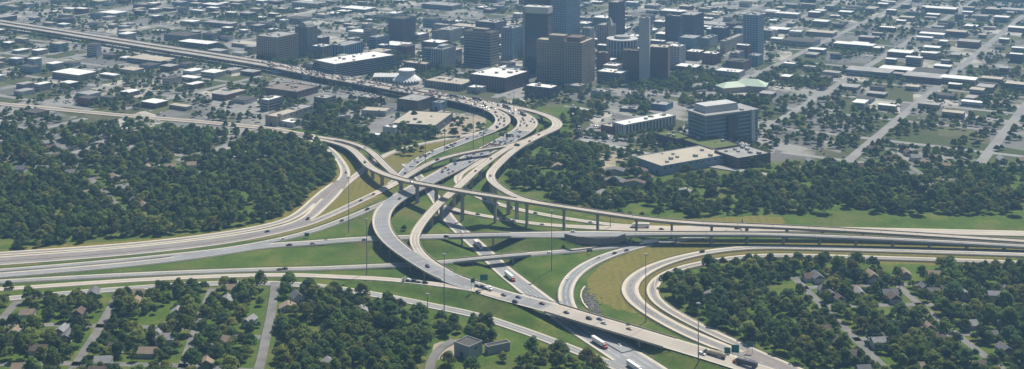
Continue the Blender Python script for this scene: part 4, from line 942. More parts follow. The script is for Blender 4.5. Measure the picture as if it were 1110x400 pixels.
VEH = [('B', 463.5, 289.5, 'suv', 'black', "black suv alone on the curve where the two ramps join"), ('B', 517, 317.5, 'car', 'black', "black car at the slip road merge below the green signs"), ('B', 546, 320.5, 'car', 'dark', "dark car just right of the line of hauled cars"),
       ('B', 562, 322.8, 'car', 'blue', "blue car on the long bridge approach, far lane"), ('B', 558.5, 328, 'suv', 'dark', "dark suv near the guard rail where the long bridge starts"), ('B', 587.5, 329.8, 'car', 'maroon', "dark maroon car on the long bridge above the red cab truck"),
       ('B', 614, 339.5, 'car', 'dark', "dark car on the long bridge left of the trio of cars"), ('B', 638.5, 346, 'suv', 'dark', "dark suv, leftmost of three vehicles bunched on the long bridge"), ('B', 650, 346.6, 'car', 'blue', "dark blue car, far one of three bunched on the long bridge"), ('B', 654.5, 351, 'car', 'silver', "silver car, nearest of three bunched on the long bridge"),
       ('B', 682, 357, 'car', 'tan', "pale tan car alone on the right part of the long bridge"), ('B', 761, 384.5, 'suv', 'white', "white suv beside the tanker at the bottom right"), ('B', 433, 215.8, 'car', 'dark', "dark car on the wide band under the tall flyover"),
       ('Y', 615.5, 302.5, 'car', 'white', "white car in the bend of the grey loop ramp"), ('Y', 666, 275, 'car', 'black', "black car entering the grey loop ramp"), ('Y', 648, 280, 'car', 'white', "white car near the top of the grey loop ramp"), ('Y', 679, 272, 'car', 'dark', "dark car at the very start of the loop ramp"),
       ('Z2', 732, 293, 'suv', 'black', "black suv on the inner brown loop road"), ('Z1', 761, 273.5, 'suv', 'black', "black suv on the outer brown loop road below the viaduct"), ('V', 672, 375, 'car', 'white', "white car in the shade under the long bridge"), ('V', 501, 252, 'car', 'white', "white car on the sunken freeway above the level road"),
       ('V', 475, 222, 'car', 'silver', "silver car on the sunken freeway under the tall flyover"), ('K', 333.5, 238, 'suv', 'black', "black suv on the brown lanes leaving to the left"), ('K', 291, 252.3, 'car', 'dark', "dark car on the brown lanes at the left edge"), ('K', 375, 187.5, 'car', 'black', "black car in the brown bend beside the wood"),
       ('L', 306, 259.4, 'car', 'white', "white car on the slip road near the left edge"), ('L', 370.5, 239.8, 'car', 'dark', "dark car halfway along the grey slip road"), ('L', 398, 227.6, 'suv', 'dark', "dark suv at the top of the grey slip road"), ('N', 313.5, 267, 'pickup', 'black', "black pickup on the level road at the left"),
       ('N', 339, 264.3, 'car', 'silver', "silver car following the black pickup on the level road"), ('N', 395, 260.8, 'car', 'dark', "dark car on the level road before the big curve"), ('N', 484, 257.2, 'suv', 'dark', "dark suv on the level road over the sunken freeway"), ('N', 621, 251.5, 'car', 'white', "white car on the widened level road by a pier"),
       ('M', 391, 218, 'car', 'black', "black car on the brown road, lower of two"), ('M', 405, 211, 'car', 'dark', "dark car on the brown road, upper of two"), ('F', 395.5, 176.5, 'suv', 'black', "black suv climbing the first bend of the tall flyover"), ('F', 446, 198, 'car', 'dark', "dark car high on the tall flyover"),
       ('E', 396, 160.5, 'car', 'dark', "dark car on the lower raised ramp beside the flyover"), ('W', 443.5, 160, 'car', 'dark', "dark car on the slip road along the yellow grass"), ('W', 497, 149.3, 'suv', 'black', "black suv where the slip road leaves the freeway"), ('A', 484.5, 161, 'car', 'dark', "dark car on the grey lanes beside the yellow grass"),
       ('A', 468, 166, 'car', 'white', "white car on the grey lanes beside the yellow grass"), ('D', 474, 173.8, 'suv', 'black', "black suv on the raised connector ramp"), ('C', 532, 172.5, 'car', 'dark', "dark car on the raised ramp over the lanes"), ('C', 515.5, 186, 'car', 'red', "red car on the raised ramp over the lanes"),
       ('J', 531.5, 191, 'car', 'black', "black car in the tight bend of the raised ramp"), ('B', 486, 184.5, 'car', 'dark', "upper dark car of three bunched in the grey freeway lanes"), ('B', 479.5, 187, 'car', 'black', "left black car of three bunched in the grey freeway lanes"), ('B', 486.5, 188.5, 'car', 'blue', "lower blue car of three bunched in the grey freeway lanes"),
       ('Q2', 518, 232.8, 'car', 'black', "black car on the lower pale road left of the piers"), ('Q2', 546, 238, 'car', 'dark', "dark car on the lower pale road behind a pier"), ('Q2', 557, 240, 'car', 'white', "white car following on the lower pale road"), ('Q2', 588, 243.6, 'car', 'white', "white car alone on the lower pale road, right of two piers"),
       ('Q2', 717, 248.8, 'car', 'teal', "teal car on the wide road behind the viaduct"), ('Q2', 799, 248.2, 'car', 'maroon', "maroon car on the wide road near the right edge"), ('Q1', 526, 216.5, 'car', 'blue', "blue car on the upper pale road, leftmost"), ('Q1', 554, 225.7, 'suv', 'dark', "dark suv on the upper pale road"),
       ('Q1', 540, 221.8, 'car', 'white', "white car between two dark ones on the upper pale road"), ('Q1', 580, 231.6, 'car', 'grey', "grey car on the upper pale road, right of the suv"), ('Q1', 640, 241.5, 'car', 'white', "white car at the right end of the upper pale road"), ('O', 595, 274.4, 'car', 'white', "white car on the thin road right of the sunken freeway"),
       ('O', 308.5, 292, 'pickup', 'black', "black pickup towing on the thin road at the left"), ('O', 303, 292.6, 'car', 'grey', "low grey car behind the black pickup on the thin road"), ('C', 584, 146.5, 'car', 'dark', "dark car alone on the outermost raised ramp"), ('J', 574, 153.6, 'car', 'dark', "dark car where the outermost ramp forks"), ('O2', 461, 307.3, 'suv', 'black', "black suv behind the flatbed on the merge road")]
for key, x, y, k, c, lb in VEH:
    l, a = at_road(key, x, y); car(k, c, l, a, lb)
def trk(key, x, y, lb, cab, box, kind='box', flip=False):
    l, a = at_road(key, x, y, flip); truck(l, a, lb, cab, box, kind)
trk('V', 552.5, 302, "white box truck with red cab on the sunken freeway", 'red', 'white'); trk('V', 649.5, 374, "white box truck with red cab leaving the long bridge's shade", 'red', 'white')
trk('V', 688, 401, "white box truck cut by the bottom edge", 'white', 'white'); trk('V', 518, 267.5, "white box truck between the two level bridges", 'white', 'white')
trk('B', 775, 386, "tanker truck with pale tank at the bottom right", 'grey', 'tan', 'tank', True); trk('B', 808, 396.5, "orange cab truck with dark trailer at the bottom right corner", 'orange', 'dark', 'box', True)
trk('O', 704, 264.5, "long white box truck under the right viaduct", 'white', 'white', 'box', True); trk('B', 524, 312.6, "car transporter below the green signs", 'white', 'white', 'flat')
trk('O2', 447, 305.6, "flatbed truck with white cab on the merge road", 'white', 'dark', 'flat', True); trk('Q2', 694, 246.5, "white truck on the wide road behind the viaduct", 'white', 'white', 'box', True)
# dense traffic on the raised freeway
rt = random.Random(11); cols = ['black', 'dark', 'dark', 'red', 'maroon', 'white', 'silver', 'grey', 'blue', 'dark']; n_v = 0
for key, nm in (('A', 'near'), ('B', 'far')):
    r = next(q for q in RD if q['key'] == key); p = r['p']; px = CX + p[:, 0] * F / p[:, 1]
    idx = [k for k in range(len(p)) if px[k] > 283 and p[k, 1] > 1350]
    nl = 5 if key == 'B' else 4
    for ln in range(nl):
        k = idx[0] + rt.randint(0, 10)
        while k < idx[-1]:
            f = (-1 + (2 * ln + 1) / nl); c = p[k] + r['n'][k] * (r['hw'][k] - 2.6) * f; t = r['t'][k]; a = math.atan2(t[1], t[0]) + (math.pi if key == 'A' else 0)
            if n_v < 285:
                cc = rt.choice(cols); kd = rt.choice(['car', 'car', 'suv', 'pickup'])
                where = "on the left stretch" if px[k] < 430 else "before the bend" if px[k] < 530 else "in the bend"
                lb = f"{cc if cc != 'dark' else 'dark grey'} {KN[kd].replace('_', ' ')}, {nm} lanes of raised freeway {where}"
                tiny_car(kd, cc, (c[0], c[1], c[2] + .05), a, lb, lb.replace(',', 's,', 1)); n_v += 1
            k += rt.choice([2, 3, 4, 5, 7, 9, 12, 16])
for x, y, lb in ((517, 108.5, "dark truck on the far lanes before the freeway bend"), (549, 117, "dark truck in the far lanes at the start of the freeway bend"), (567, 124.5, "dark truck on the outer lanes inside the freeway bend"), (492, 105.5, "dark truck on the far lanes above the cream warehouse")):
    trk('B', x, y, lb, 'dark', 'grey', 'box')
for (pts, nrow, ncol, lb) in ([((625, 149), (683, 153), (645, 137), (672, 137)), 6, 13, "lot before the white office building"], [((672, 103.4), (738, 103.2), (675, 98.6), (734, 98)), 3, 22, "car park beyond the meadow"], [((300, 96), (400, 109), (302, 86), (412, 104)), 4, 22, "car park under the raised freeway"]):
    for i in range(nrow):
        for j in range(ncol):
            if rt.random() < .35: continue
            u = j / (ncol - 1); v = i / max(nrow - 1, 1)
            x = (pts[0][0] * (1 - u) + pts[1][0] * u) * (1 - v) + (pts[2][0] * (1 - u) + pts[3][0] * u) * v; y = (pts[0][1] * (1 - u) + pts[1][1] * u) * (1 - v) + (pts[2][1] * (1 - u) + pts[3][1] * u) * v
            a = P(x, y)
            if taken(a[0], a[1]): continue
            cc = rt.choice(['white', 'white', 'silver', 'dark', 'red', 'blue', 'grey']); l2 = f"parked {cc} car in the {lb}"
            tiny_car('car', cc, (a[0], a[1], .16), R(30 + 90 * (i % 2)), l2, l2.replace('car in', 'cars in'))

# ------------------------------------------------------------------ masts, signs
def mast(x, yb, yt, label):
    a = pg(x, yb); h = (yb - yt) / sc_at(yb, a[2]); o = empty('light_mast', a); tag(o, label, 'light mast')
    MB().cyl((0, 0, -1), (0, 0, h), .42, .2, 10).obj('pole', STEEL, o)
    MB().cyl((0, 0, h - .4), (0, 0, h - .1), 1.3, 1.3, 12).obj('ring', STEEL, o)
    lm = MB().box(-.35, .35, -.35, .35, -.5, 0, .1, .1).me('lamp_head', WL['pale'])
    for k in range(6): t = k * math.pi / 3; inst('lamp_head', lm, o, (1.5 * math.cos(t), 1.5 * math.sin(t), h - .4))
for x, yb, yt, lb in [(378, 252, 192, "tall light mast in the green wedge on the left"), (397.5, 298, 237, "tall light mast left of the big curve"), (461, 177, 142, "tall light mast in the yellow grass beside the grey lanes"), (482, 166, 134, "tall light mast at the upper end of the yellow grass"), (513, 162, 115, "tall light mast on the median beside the freeway bend"),
                      (481.5, 340, 275, "tall light mast before the frontage road, left of the green signs"), (598, 293, 228, "tall light mast in the grass right of the sunken freeway"), (700, 349, 275, "tall light mast beside the outer brown loop"), (757, 392, 328, "tall light mast at the bottom right"), (661.5, 247, 216, "light mast behind the tall flyover"),
                      (557, 139, 100, "tall light mast in the gap of the freeway bend"), (463.5, 335, 318, "short pole at the frontage road"), (712, 170, 155, "street lamp mast before the grass roofed podium"), (524, 158, 136, "light mast on the green median")]:
    mast(x, yb, yt, lb)
def gantry(key, x, y, label, panels, span=22, back=False, h=7.5):
    l, a = surf_at(key, x, y); o = empty('sign_gantry', l, a); tag(o, label, 'sign gantry')
    for s in (-1, 1): MB().cyl((0, s * span / 2, -1), (0, s * span / 2, h), .25, .2, 10).obj('post', STEEL, o)
    MB().box(-.25, .25, -span / 2, span / 2, h - 1.2, h - .9).obj('beam', STEEL, o); MB().box(-.25, .25, -span / 2, span / 2, h - .3, h).obj('beam', STEEL, o)
    for (c, w_, h_) in panels:
        q = MB().box(-.5, -.3, c - w_ / 2, c + w_ / 2, h - .6 - h_ / 2, h - .6 + h_ / 2).obj('sign_panel', SIGNB if back else SIGNG, o)
        e = .14; bd = MB(); X0 = -.53; zb, zt = h - .6 - h_ / 2, h - .6 + h_ / 2
        bd.box(X0, -.501, c - w_ / 2, c + w_ / 2, zb, zb + e).box(X0, -.501, c - w_ / 2, c + w_ / 2, zt - e, zt).box(X0, -.502, c - w_ / 2, c - w_ / 2 + e, zb + e, zt - e).box(X0, -.502, c + w_ / 2 - e, c + w_ / 2, zb + e, zt - e)
        if not back: inst('panel_border', bd.me('panel_border', WHITE), q)
# standing road signs that face the camera
def sign(x, yb, w_, h_, post, label, rot=0, m=None, double=True, z=None):
    a = pg(x, yb) if z is None else P(x, yb, z); o = empty('road_sign', a, R(rot)); tag(o, label, 'road sign')
    for s in ((-1, 1) if double else (0,)): MB().cyl((s * w_ * .35, .15, -1), (s * w_ * .35, .15, post + h_ * .8), .14, .12, 8).obj('post', STEEL, o)
    MB().box(-w_ / 2, w_ / 2, -.05, .03, post, post + h_).obj('sign_panel', m or SIGNG, o)
    e = .12; bd = MB()
    bd.box(-w_ / 2, w_ / 2, -.08, -.051, post, post + e).box(-w_ / 2, w_ / 2, -.08, -.051, post + h_ - e, post + h_).box(-w_ / 2, -w_ / 2 + e, -.079, -.051, post + e, post + h_ - e).box(w_ / 2 - e, w_ / 2, -.079, -.051, post + e, post + h_ - e)
    if m is None: bd.obj('panel_border', WHITE, o)
sign(512.5, 316, 3.4, 3.6, 7, "small green sign panel over the merging lanes, left of the pair", 12, z=6.5)
sign(524.5, 313, 6.4, 5.0, 6.4, "large green sign panel over the merging lanes, right of the pair", 12, z=6.5)
sign(332.5, 258, 4.2, 3.4, 1.4, "green exit sign in the grass wedge on the left")
sign(788.5, 389.5, 4.4, 4.4, 4, "small green sign panel at the bottom right, left of the pair", -10, z=.4)
sign(797, 388.5, 5.4, 5.6, 4, "large green sign panel at the bottom right, right of the pair", -10, z=.4)
sign(813, 384.5, 4.6, 3.6, 5.5, "green sign panel over the inner brown road near the right edge", -12, z=.2)
sign(639, 275.5, 5, 2.4, 2, "dark sign back beside the thin road's merge", 10, SIGNB)
sign(680.5, 266, 4, 3.4, 2.2, "grey sign back under the viaduct", 0, SIGNB)
sign(298.5, 84, 9, 5, 6, "blue billboard beside the raised freeway at the left edge", 20, mat("blue billboard", (.16, .26, .38), .6))
sign(332, 91, 11, 6, 7, "grey blue billboard beside the raised freeway car park", 20, mat("slate billboard", (.12, .17, .23), .6))
sign(518, 102, 6, 4, 6, "white billboard behind the freeway bend", 0, WL['white'])
gantry('B', 546, 152.6, "dark sign gantry spanning the grey freeway lanes below the bend", [(6, 7, 4), (-3, 7, 4)], 27, True)
gantry('Q2', 806, 248.5, "sign gantry over the wide road near the right edge", [(3, 4, 3)], 18, True)
# cell tower by the parking lot
a = P(628, 148); o = empty('lattice_mast', a); tag(o, "grey lattice machine tower beside the car lot", 'tower')
for k in range(4):
    sx, sy = (-1, 1)[k % 2], (-1, 1)[k // 2]; MB().cyl((sx * 4, sy * 4, 0), (sx * 1.6, sy * 1.6, 16), .35, .3, 6).obj('leg', STEEL, o)
for k in range(4): z = 3.5 * k + 2; r_ = 4 - 2.4 * z / 16; MB().box(-r_, r_, -r_, r_, z, z + .4).obj('platform', WL['pale'], o)
MB().box(-3.4, 3.4, -3, 3, 0, 7, 1, 1).obj('hopper', WL['pale'], o)

# ------------------------------------------------------------------ streets and houses beyond both sides
hv = {}; hr_ = random.Random(21)
def sub_street(pts):
    W = [Vector(P(*q)) for q in pts]; vs = []; fs = []; n_ = 0
    for a, b in zip(W, W[1:]):
        d = (b - a).normalized(); n = Vector((-d.y, d.x, 0)); e = len(vs)
        for q in (a, b):
            for s in (-1, 1): c = q + n * 3.4 * s; vs.append((c.x, c.y, .09))
        fs.append((e, e + 1, e + 3, e + 2)); L = (b - a).length
        for k in range(int(L / 5)): c = a + d * (k * 5); occ_disc(c.x, c.y, 4.5)
        for k in range(int(L / 24)):
            for s in (-1, 1):
                if hr_.random() < .45: continue
                c = a + d * (k * 24 + 12) + n * s * hr_.uniform(15, 19); w_, l_, h_ = hr_.uniform(7, 10), hr_.uniform(9, 14), hr_.uniform(2.8, 5)
                if taken(c.x, c.y): continue
                m1 = MB().box(-w_ / 2, w_ / 2, -l_ / 2, l_ / 2, -1, h_); m2 = MB().prism([(-w_ / 2 - .5, h_ + .01), (w_ / 2 + .5, h_ + .01), (0, h_ + w_ * .36)], -l_ / 2 - .4, l_ / 2 + .4)
                rot = math.atan2(d.y, d.x) + (math.pi / 2 if hr_.random() < .5 else 0)
                for key, m_ in (('w%d' % hr_.randrange(3), m1), ('r%d' % hr_.randrange(4), m2)):
                    st = hv.setdefault(key, ([], [])); e2 = len(st[0]); c_, s_ = math.cos(rot), math.sin(rot)
                    st[0].extend([(c.x + v[0] * c_ - v[1] * s_, c.y + v[0] * s_ + v[1] * c_, v[2]) for v in m_.v]); st[1].extend([tuple(q + e2 for q in f) for f in m_.f])
                occ_disc(c.x, c.y, 4)
    o = mobj('street', vs, fs, STRD); tag(o, "quiet residential street beyond the interchange", 'street', kind='structure')
for q in ([(230, 313), (215, 350), (190, 420)], [(130, 316), (105, 360), (60, 430)], [(20, 326), (-20, 370)], [(-60, 352), (60, 352), (210, 356), (283, 366)], [(-100, 396), (60, 394), (190, 396), (275, 402)],
          [(860, 300), (900, 340), (980, 420)], [(960, 298), (1020, 350), (1100, 410)], [(870, 312), (970, 308), (1120, 312)], [(890, 332), (1000, 330), (1130, 335)], [(925, 368), (1040, 362), (1140, 366)],
          [(60, 150), (90, 185), (140, 235)], [(-20, 190), (95, 192), (220, 186)], [(960, 160), (1000, 190), (1040, 225)], [(850, 182), (985, 178), (1130, 180)]): sub_street(q)
root = empty('suburb_houses', (0, 1000, 0)); tag(root, "small houses of the leafy suburb beyond the interchange", "houses", kind='stuff')
for k, (v_, f_) in hv.items():
    o = mobj('wall_mass' if k[0] == 'w' else 'roof_mass', v_, f_, [WL['white'], WL['cream'], WL['pale']][int(k[1])] if k[0] == 'w' else HR[int(k[1])], root); o['kind'] = 'stuff'

# ------------------------------------------------------------------ trees
LEAF = [mat("leaves mid", (.125, .175, .034), .9, .45, .35, rnd=.42, trans=.25), mat("leaves dark", (.075, .120, .032), .9, .45, .35, rnd=.42, trans=.2), mat("leaves yellow green", (.185, .205, .045), .9, .4, .35, rnd=.42, trans=.3)]
BARK = mat("bark", (.10, .08, .06), .95, .3, 2)
def crown_mesh(seed, n, tall, leaf, m, nm):
    g = np.random.RandomState(seed); lobes = [(0, 0, .80 * tall, .56)]
    K = 7 if tall < 1.6 else 5
    for k in range(K):
        a = 6.283 * (k + g.uniform(-.3, .3)) / K; rr_ = g.uniform(.38, .62); lobes.append((rr_ * math.cos(a), rr_ * math.sin(a), g.uniform(.45, .78) * tall, g.uniform(.30, .46)))
    for k in range(4):
        a = g.rand() * 6.28; rr_ = g.uniform(.05, .36); lobes.append((rr_ * math.cos(a), rr_ * math.sin(a), g.uniform(.9, 1.12) * tall, g.uniform(.24, .36)))
    vs = []; fs = []
    wt = np.array([l[3] ** 2 for l in lobes]); wt /= wt.sum()
    for k in range(n):
        l = lobes[g.choice(len(lobes), p=wt)]
        d = g.randn(3); d /= np.linalg.norm(d); d[2] = d[2] if d[2] > -.45 else -d[2]
        r_ = l[3] * g.uniform(.80, 1.06)
        c = np.array([l[0], l[1], l[2]]) + d * r_ * np.array([1, 1, .92])
        nn = d + g.randn(3) * .34 + np.array([0, 0, .3]); nn /= np.linalg.norm(nn)
        a = np.cross(nn, [.3, .5, .81]); a /= np.linalg.norm(a); b = np.cross(nn, a); s1 = leaf * g.uniform(.6, 1.3); s2 = leaf * g.uniform(.5, 1.0)
        e = len(vs); vs += [c + a * s1, c + b * s2 + nn * leaf * .15, c - a * s1, c - b * s2 - nn * leaf * .1]; fs.append((e, e + 1, e + 2, e + 3))
    return mesh(nm, vs, fs, m)
def trunk_mesh(seed, tall):
    g = random.Random(seed); m = MB(); m.cyl((0, 0, -.1), (0, 0, .4 * tall), .055, .035, 7)
    for k in range(5):
        a = g.random() * 6.28; m.cyl((0, 0, g.uniform(.25, .42) * tall), (.32 * math.cos(a), .32 * math.sin(a), g.uniform(.55, .85) * tall), .028, .012, 5)
    return m.me('trunk', BARK)
CR = []; TK = []                                       # unit trees, about one unit of crown radius
for k in range(9):
    tall = [1.35, 1.2, 1.5, 1.15, 1.3, 1.75, 1.25, 1.45, 1.3][k]
    CR.append(crown_mesh(10 + k, 1300, tall, .085, LEAF[[0, 1, 0, 2, 1, 0, 2, 0, 1][k]], 'crown')); TK.append(trunk_mesh(k, tall))
FAR = [crown_mesh(40 + k, 200, 1.2, .17, LEAF[[0, 1, 0, 1][k]], 'far_crown') for k in range(4)]
ZON = [  # (label, group word, polygon in picture, spacing m, radius range, min distance)
 ("left wood", [(-200, 150), (0, 142), (180, 141), (289, 148), (322, 152.5), (345, 161), (358, 172), (365, 186), (362, 196), (350, 206), (337, 216), (318, 231), (289, 241), (200, 253), (0, 272), (-200, 286)], 8.5, (4.5, 6.8)),
 ("left grove", [(306, 316), (316, 307), (360, 309), (378, 318), (384, 326), (402, 330), (425, 333), (452, 338), (466, 350), (470, 366), (463, 380), (456, 396), (452, 440), (292, 440), (298, 395), (302, 362), (303, 340)], 8.6, (4.5, 7.2)),
 ("left edge", [(-200, 345), (0, 330), (150, 317), (250, 311), (289, 312), (288, 335), (283, 360), (274, 395), (262, 440), (-300, 440)], 11, (4.2, 7.0)),
 ("middle grove", [(470, 349), (500, 351), (524, 352), (536, 362), (534, 373), (515, 366), (494, 366), (478, 368)], 7.5, (4.2, 6.2)),
 ("bottom trees", [(578, 388), (600, 384), (618, 388), (640, 397), (660, 410), (680, 440), (560, 440), (566, 404)], 8, (4, 6)),
 ("right grove", [(722, 318), (727, 308), (738, 302), (746, 294), (770, 290), (800, 287), (822, 286), (1000, 290), (1250, 300), (1250, 440), (925, 440), (860, 404), (822, 385), (792, 369), (762, 354), (738, 341), (726, 330)], 8.6, (4.5, 7.0)),
 ("middle wood", [(552, 196), (556, 186), (562, 178), (574, 168), (588, 160), (606, 152), (625, 158), (645, 166), (652, 180), (658, 192), (690, 206), (722, 201), (745, 206), (770, 205), (800, 202), (822, 200), (1000, 202), (1250, 205), (1250, 236), (1000, 233), (822, 232), (770, 235), (722, 237), (690, 235), (655, 231), (620, 225), (590, 219), (566, 210)], 8.2, (4.3, 7.2)),
 ("ramp wood", [(322, 145), (335, 133), (345, 125), (358, 122), (372, 132), (392, 142), (404, 150), (414, 160), (408, 160), (398, 156.5), (380, 151), (360, 148), (340, 146)], 8.5, (4.5, 6.5)),
 ("bend wood", [(408, 163), (410, 155), (432, 149), (455, 147), (472, 147), (474, 150), (455, 154), (436, 159), (418, 166)], 8, (5, 7.5)),
 ("field trees", [(735, 200), (742, 190), (760, 192), (785, 190), (800, 184), (822, 182), (1100, 186), (1100, 202), (822, 202), (780, 206)], 12, (4.5, 6.5)),
 ("upper wood", [(640, 166), (655, 168), (700, 184), (716, 194), (700, 200), (672, 192), (650, 180)], 16, (4, 6)),
 ("shed row", [(362, 124), (372, 117), (402, 112), (418, 117), (400, 121), (380, 124)], 9, (4, 6)),
 ("yard trees", [(282, 113), (296, 110), (336, 112), (345, 122), (330, 124), (300, 121)], 13, (3.5, 5)),
 ("bend trees", [(618, 130), (628, 122), (655, 117), (662, 124), (640, 130), (622, 137)], 8, (4.5, 6.5)),
 ("meadow trees", [(672, 117), (690, 111), (712, 112), (716, 118), (700, 124), (680, 121)], 9, (4.5, 6.5)),
 ("hill trees", [(735, 112), (742, 104), (775, 106), (812, 110), (840, 118), (800, 117), (770, 113), (745, 117)], 9, (4.5, 6.5)),
 ("park trees", [(392, 70), (402, 60), (440, 58), (470, 62), (500, 72), (505, 80), (470, 82), (430, 73)], 9, (4.5, 6.5)),
 ("plaza trees", [(596, 97), (640, 95), (700, 91), (725, 92), (726, 96), (660, 99), (600, 101)], 9, (4, 6)),
 ("east park trees", [(722, 94), (728, 82), (760, 78), (800, 86), (823, 84), (900, 88), (900, 98), (823, 92), (780, 97), (745, 100)], 9, (4.5, 6.5)),
 ("church trees", [(448, 90), (470, 86), (500, 82), (540, 84), (560, 78), (540, 92), (500, 92), (470, 94)], 9, (4.5, 6.5)),
 ("freeway side trees", [(280, 66), (330, 70), (360, 76), (345, 80), (310, 74), (282, 72)], 9, (4, 6)),
 ("pillar trees", [(690, 154), (700, 149), (730, 150), (740, 158), (720, 162), (700, 160)], 12, (3, 4.5)),
]
trees = []; tr = random.Random(5)
CELL = {}
def put(x, y, r, zone, v=None, force=False):
    if not force and (taken(x, y)): return False
    ck = (int(x // 9), int(y // 9))
    for dx in (-1, 0, 1):
        for dy in (-1, 0, 1):
            for (a, b, q) in CELL.get((ck[0] + dx, ck[1] + dy), ()):
                if (a - x) ** 2 + (b - y) ** 2 < (.54 * (r + q)) ** 2 and not force: return False
    CELL.setdefault(ck, []).append((x, y, r)); trees.append((x, y, r, zone, tr.randrange(9) if v is None else v)); return True
SINGLE = [(492, 148.5, 7.5, 1, "big round dark tree beside the slip road"), (386, 132, 7, 1, "big round tree left of the bay door shed"), (449, 132, 7, 5, "tall tree right of the white silo"), (577, 391, 8, 5, "tall dark tree beside the frontage road at the bottom"), (486, 396, 6.5, 3, "yellowish tree at the corner of the side street"), (511, 404, 7.5, 1, "dark broad tree before the grey block building"),
          (478, 352, 6.5, 4, "dark tree behind the frontage road left of the small mast"), (449, 341, 4.5, 0, "small round tree near the frontage road"), (438, 250, 3.4, 1, "small dark bush under the big curve"), (723, 302, 3.2, 4, "small bush in the drive of the right grove"), (419, 328, 5, 2, "pale bushy tree at the grove's upper end"),
          (545, 392, 4.5, 6, "small tree right of the low dark roofed building"), (564, 398, 5, 4, "tree at the bottom left of the tall dark tree"), (758, 308, 6, 1, "dark tree in the clearing of the right grove"), (723, 110, 6, 5, "tall conifer like tree by the far car park"), (560, 168, 8, 4, "large dark tree close beneath the raised ramp piers"), (571, 172, 7.5, 4, "second large dark tree beneath the raised ramp piers"), (735, 197, 6.5, 6, "round tree before the flat roofed warehouse"), (700, 196, 7, 3, "tall pale tree rising over the wood houses"), (693, 190, 5.5, 4, "dark tree left of the flat roofed warehouse"), (676, 184, 6, 1, "dark round tree in the meadow, left of a pair"), (684, 185, 5.5, 4, "dark round tree in the meadow, right of a pair")]
for x, y, r, v, lb in SINGLE:
    a = pg(x, y); put(a[0], a[1], r, ('*', lb), v, True)
for nm, poly, spc, rg in ZON:
    xs = [p_[0] for p_ in poly]; ys = [p_[1] for p_ in poly]
    W0 = [P(x, y) for x, y in poly]; X0 = min(q[0] for q in W0); X1 = max(q[0] for q in W0); Y0 = min(q[1] for q in W0); Y1 = max(q[1] for q in W0)
    n = int((X1 - X0) * (Y1 - Y0) / (spc * spc) * 3.4)
    X = np.array([tr.uniform(X0, X1) for _ in range(n)]); Y = np.array([tr.uniform(Y0, Y1) for _ in range(n)])
    ok = pip(CX + X * F / Y, YH + F * H / Y, poly)
    for x, y, k in zip(X, Y, ok):
        if not k: continue
        px = CX + x * F / y; side_ = px < 275 or px > 835
        if vnoise(x, y, 26, 5) < (.27 if side_ else {'middle wood': .33, 'left grove': .13, 'left wood': .10}.get(nm, .2)): continue
        put(x, y, tr.uniform(*rg) * tr.choice([.6, .85, 1.05, 1.2, 1.4]), nm)
# scattered town trees
for _ in range(34000):
    Y = tr.uniform(1290, 3700); X = tr.uniform(-.48, .48) * Y; px = CX + X * F / Y; py = YH + F * H / Y
    out = px < 285 or px > 826
    if py > 180 and not out: continue
    d = vnoise(X, Y, 90) * .5 + vnoise(X, Y, 37, 3) * .5
    if d < (.40 if py < 40 else .45 if py < 75 else .40 if out else .52): continue
    put(X, Y, tr.uniform(3, 5.8), 'town trees')
for _ in range(5000):                                  # the land beyond both sides
    Y = tr.uniform(860, 1330); X = tr.uniform(-.47, .47) * Y; px = CX + X * F / Y; py = YH + F * H / Y
    if 250 < px < 850 or (px > 850 and 228 < py < 292) or (px < 250 and 250 < py < 318): continue
    if vnoise(X, Y, 60, 2) < .4: continue
    put(X, Y, tr.uniform(3.5, 6.2), 'town trees')
tx = np.array([t[0] for t in trees]); ty = np.array([t[1] for t in trees]); tz = height(tx, ty)
tpx = CX + tx * F / ty; tpy = YH + F * (H - tz) / ty
score = np.array([t[2] for t in trees]) / ty; vis = (tpx > 282) & (tpx < 829) & (tpy < 412)
order = sorted([k for k in range(len(trees)) if vis[k]], key=lambda k: -(score[k] + (9 if isinstance(trees[k][3], tuple) else 0)))
ind = set(order[:300]); pts = {'near': [], 'far': []}
ZT = {"left grove": "in the lower left grove", "middle grove": "in the clump by the grey block building", "bottom trees": "at the bottom edge beside the frontage road", "right grove": "in the right grove", "left wood": "in the wood on the left", "middle wood": "in the middle wood", "left edge": "beyond the street at the left edge"}
VT = ["mid green", "dark green", "tall mid green", "yellow green", "dark spreading", "tall slender", "light green", "full mid green", "dark rounded"]
for k, t in enumerate(trees):
    if k in ind:
        o = empty('tree', (t[0], t[1], tz[k]), (k * 2.399) % 6.28); o.scale = (t[2], t[2], t[2])
        if isinstance(t[3], tuple): tag(o, t[3][1], 'tree')
        else:
            z_ = ZT.get(t[3], "among the buildings"); q = "upper left" 
            row = "front" if tpy[k] > 385 else "rear" if tpy[k] < 335 else "middle"; col_ = "left" if tpx[k] < 345 else "right" if 405 < tpx[k] < 600 or tpx[k] > 790 else "centre"
            sz = "large" if t[2] > 6 else "small" if t[2] < 4.6 else "medium"
            tag(o, f"{sz} {VT[t[4]]} tree {z_}, {row} {col_}", 'tree', f"{sz} {VT[t[4]]} trees {z_} {row} {col_}")
        inst('crown', CR[t[4]], o); inst('trunk', TK[t[4]], o)
    else:
        pts['near' if t[1] < 1750 else 'far'].append((t[0], t[1], tz[k], t[2], t[4]))
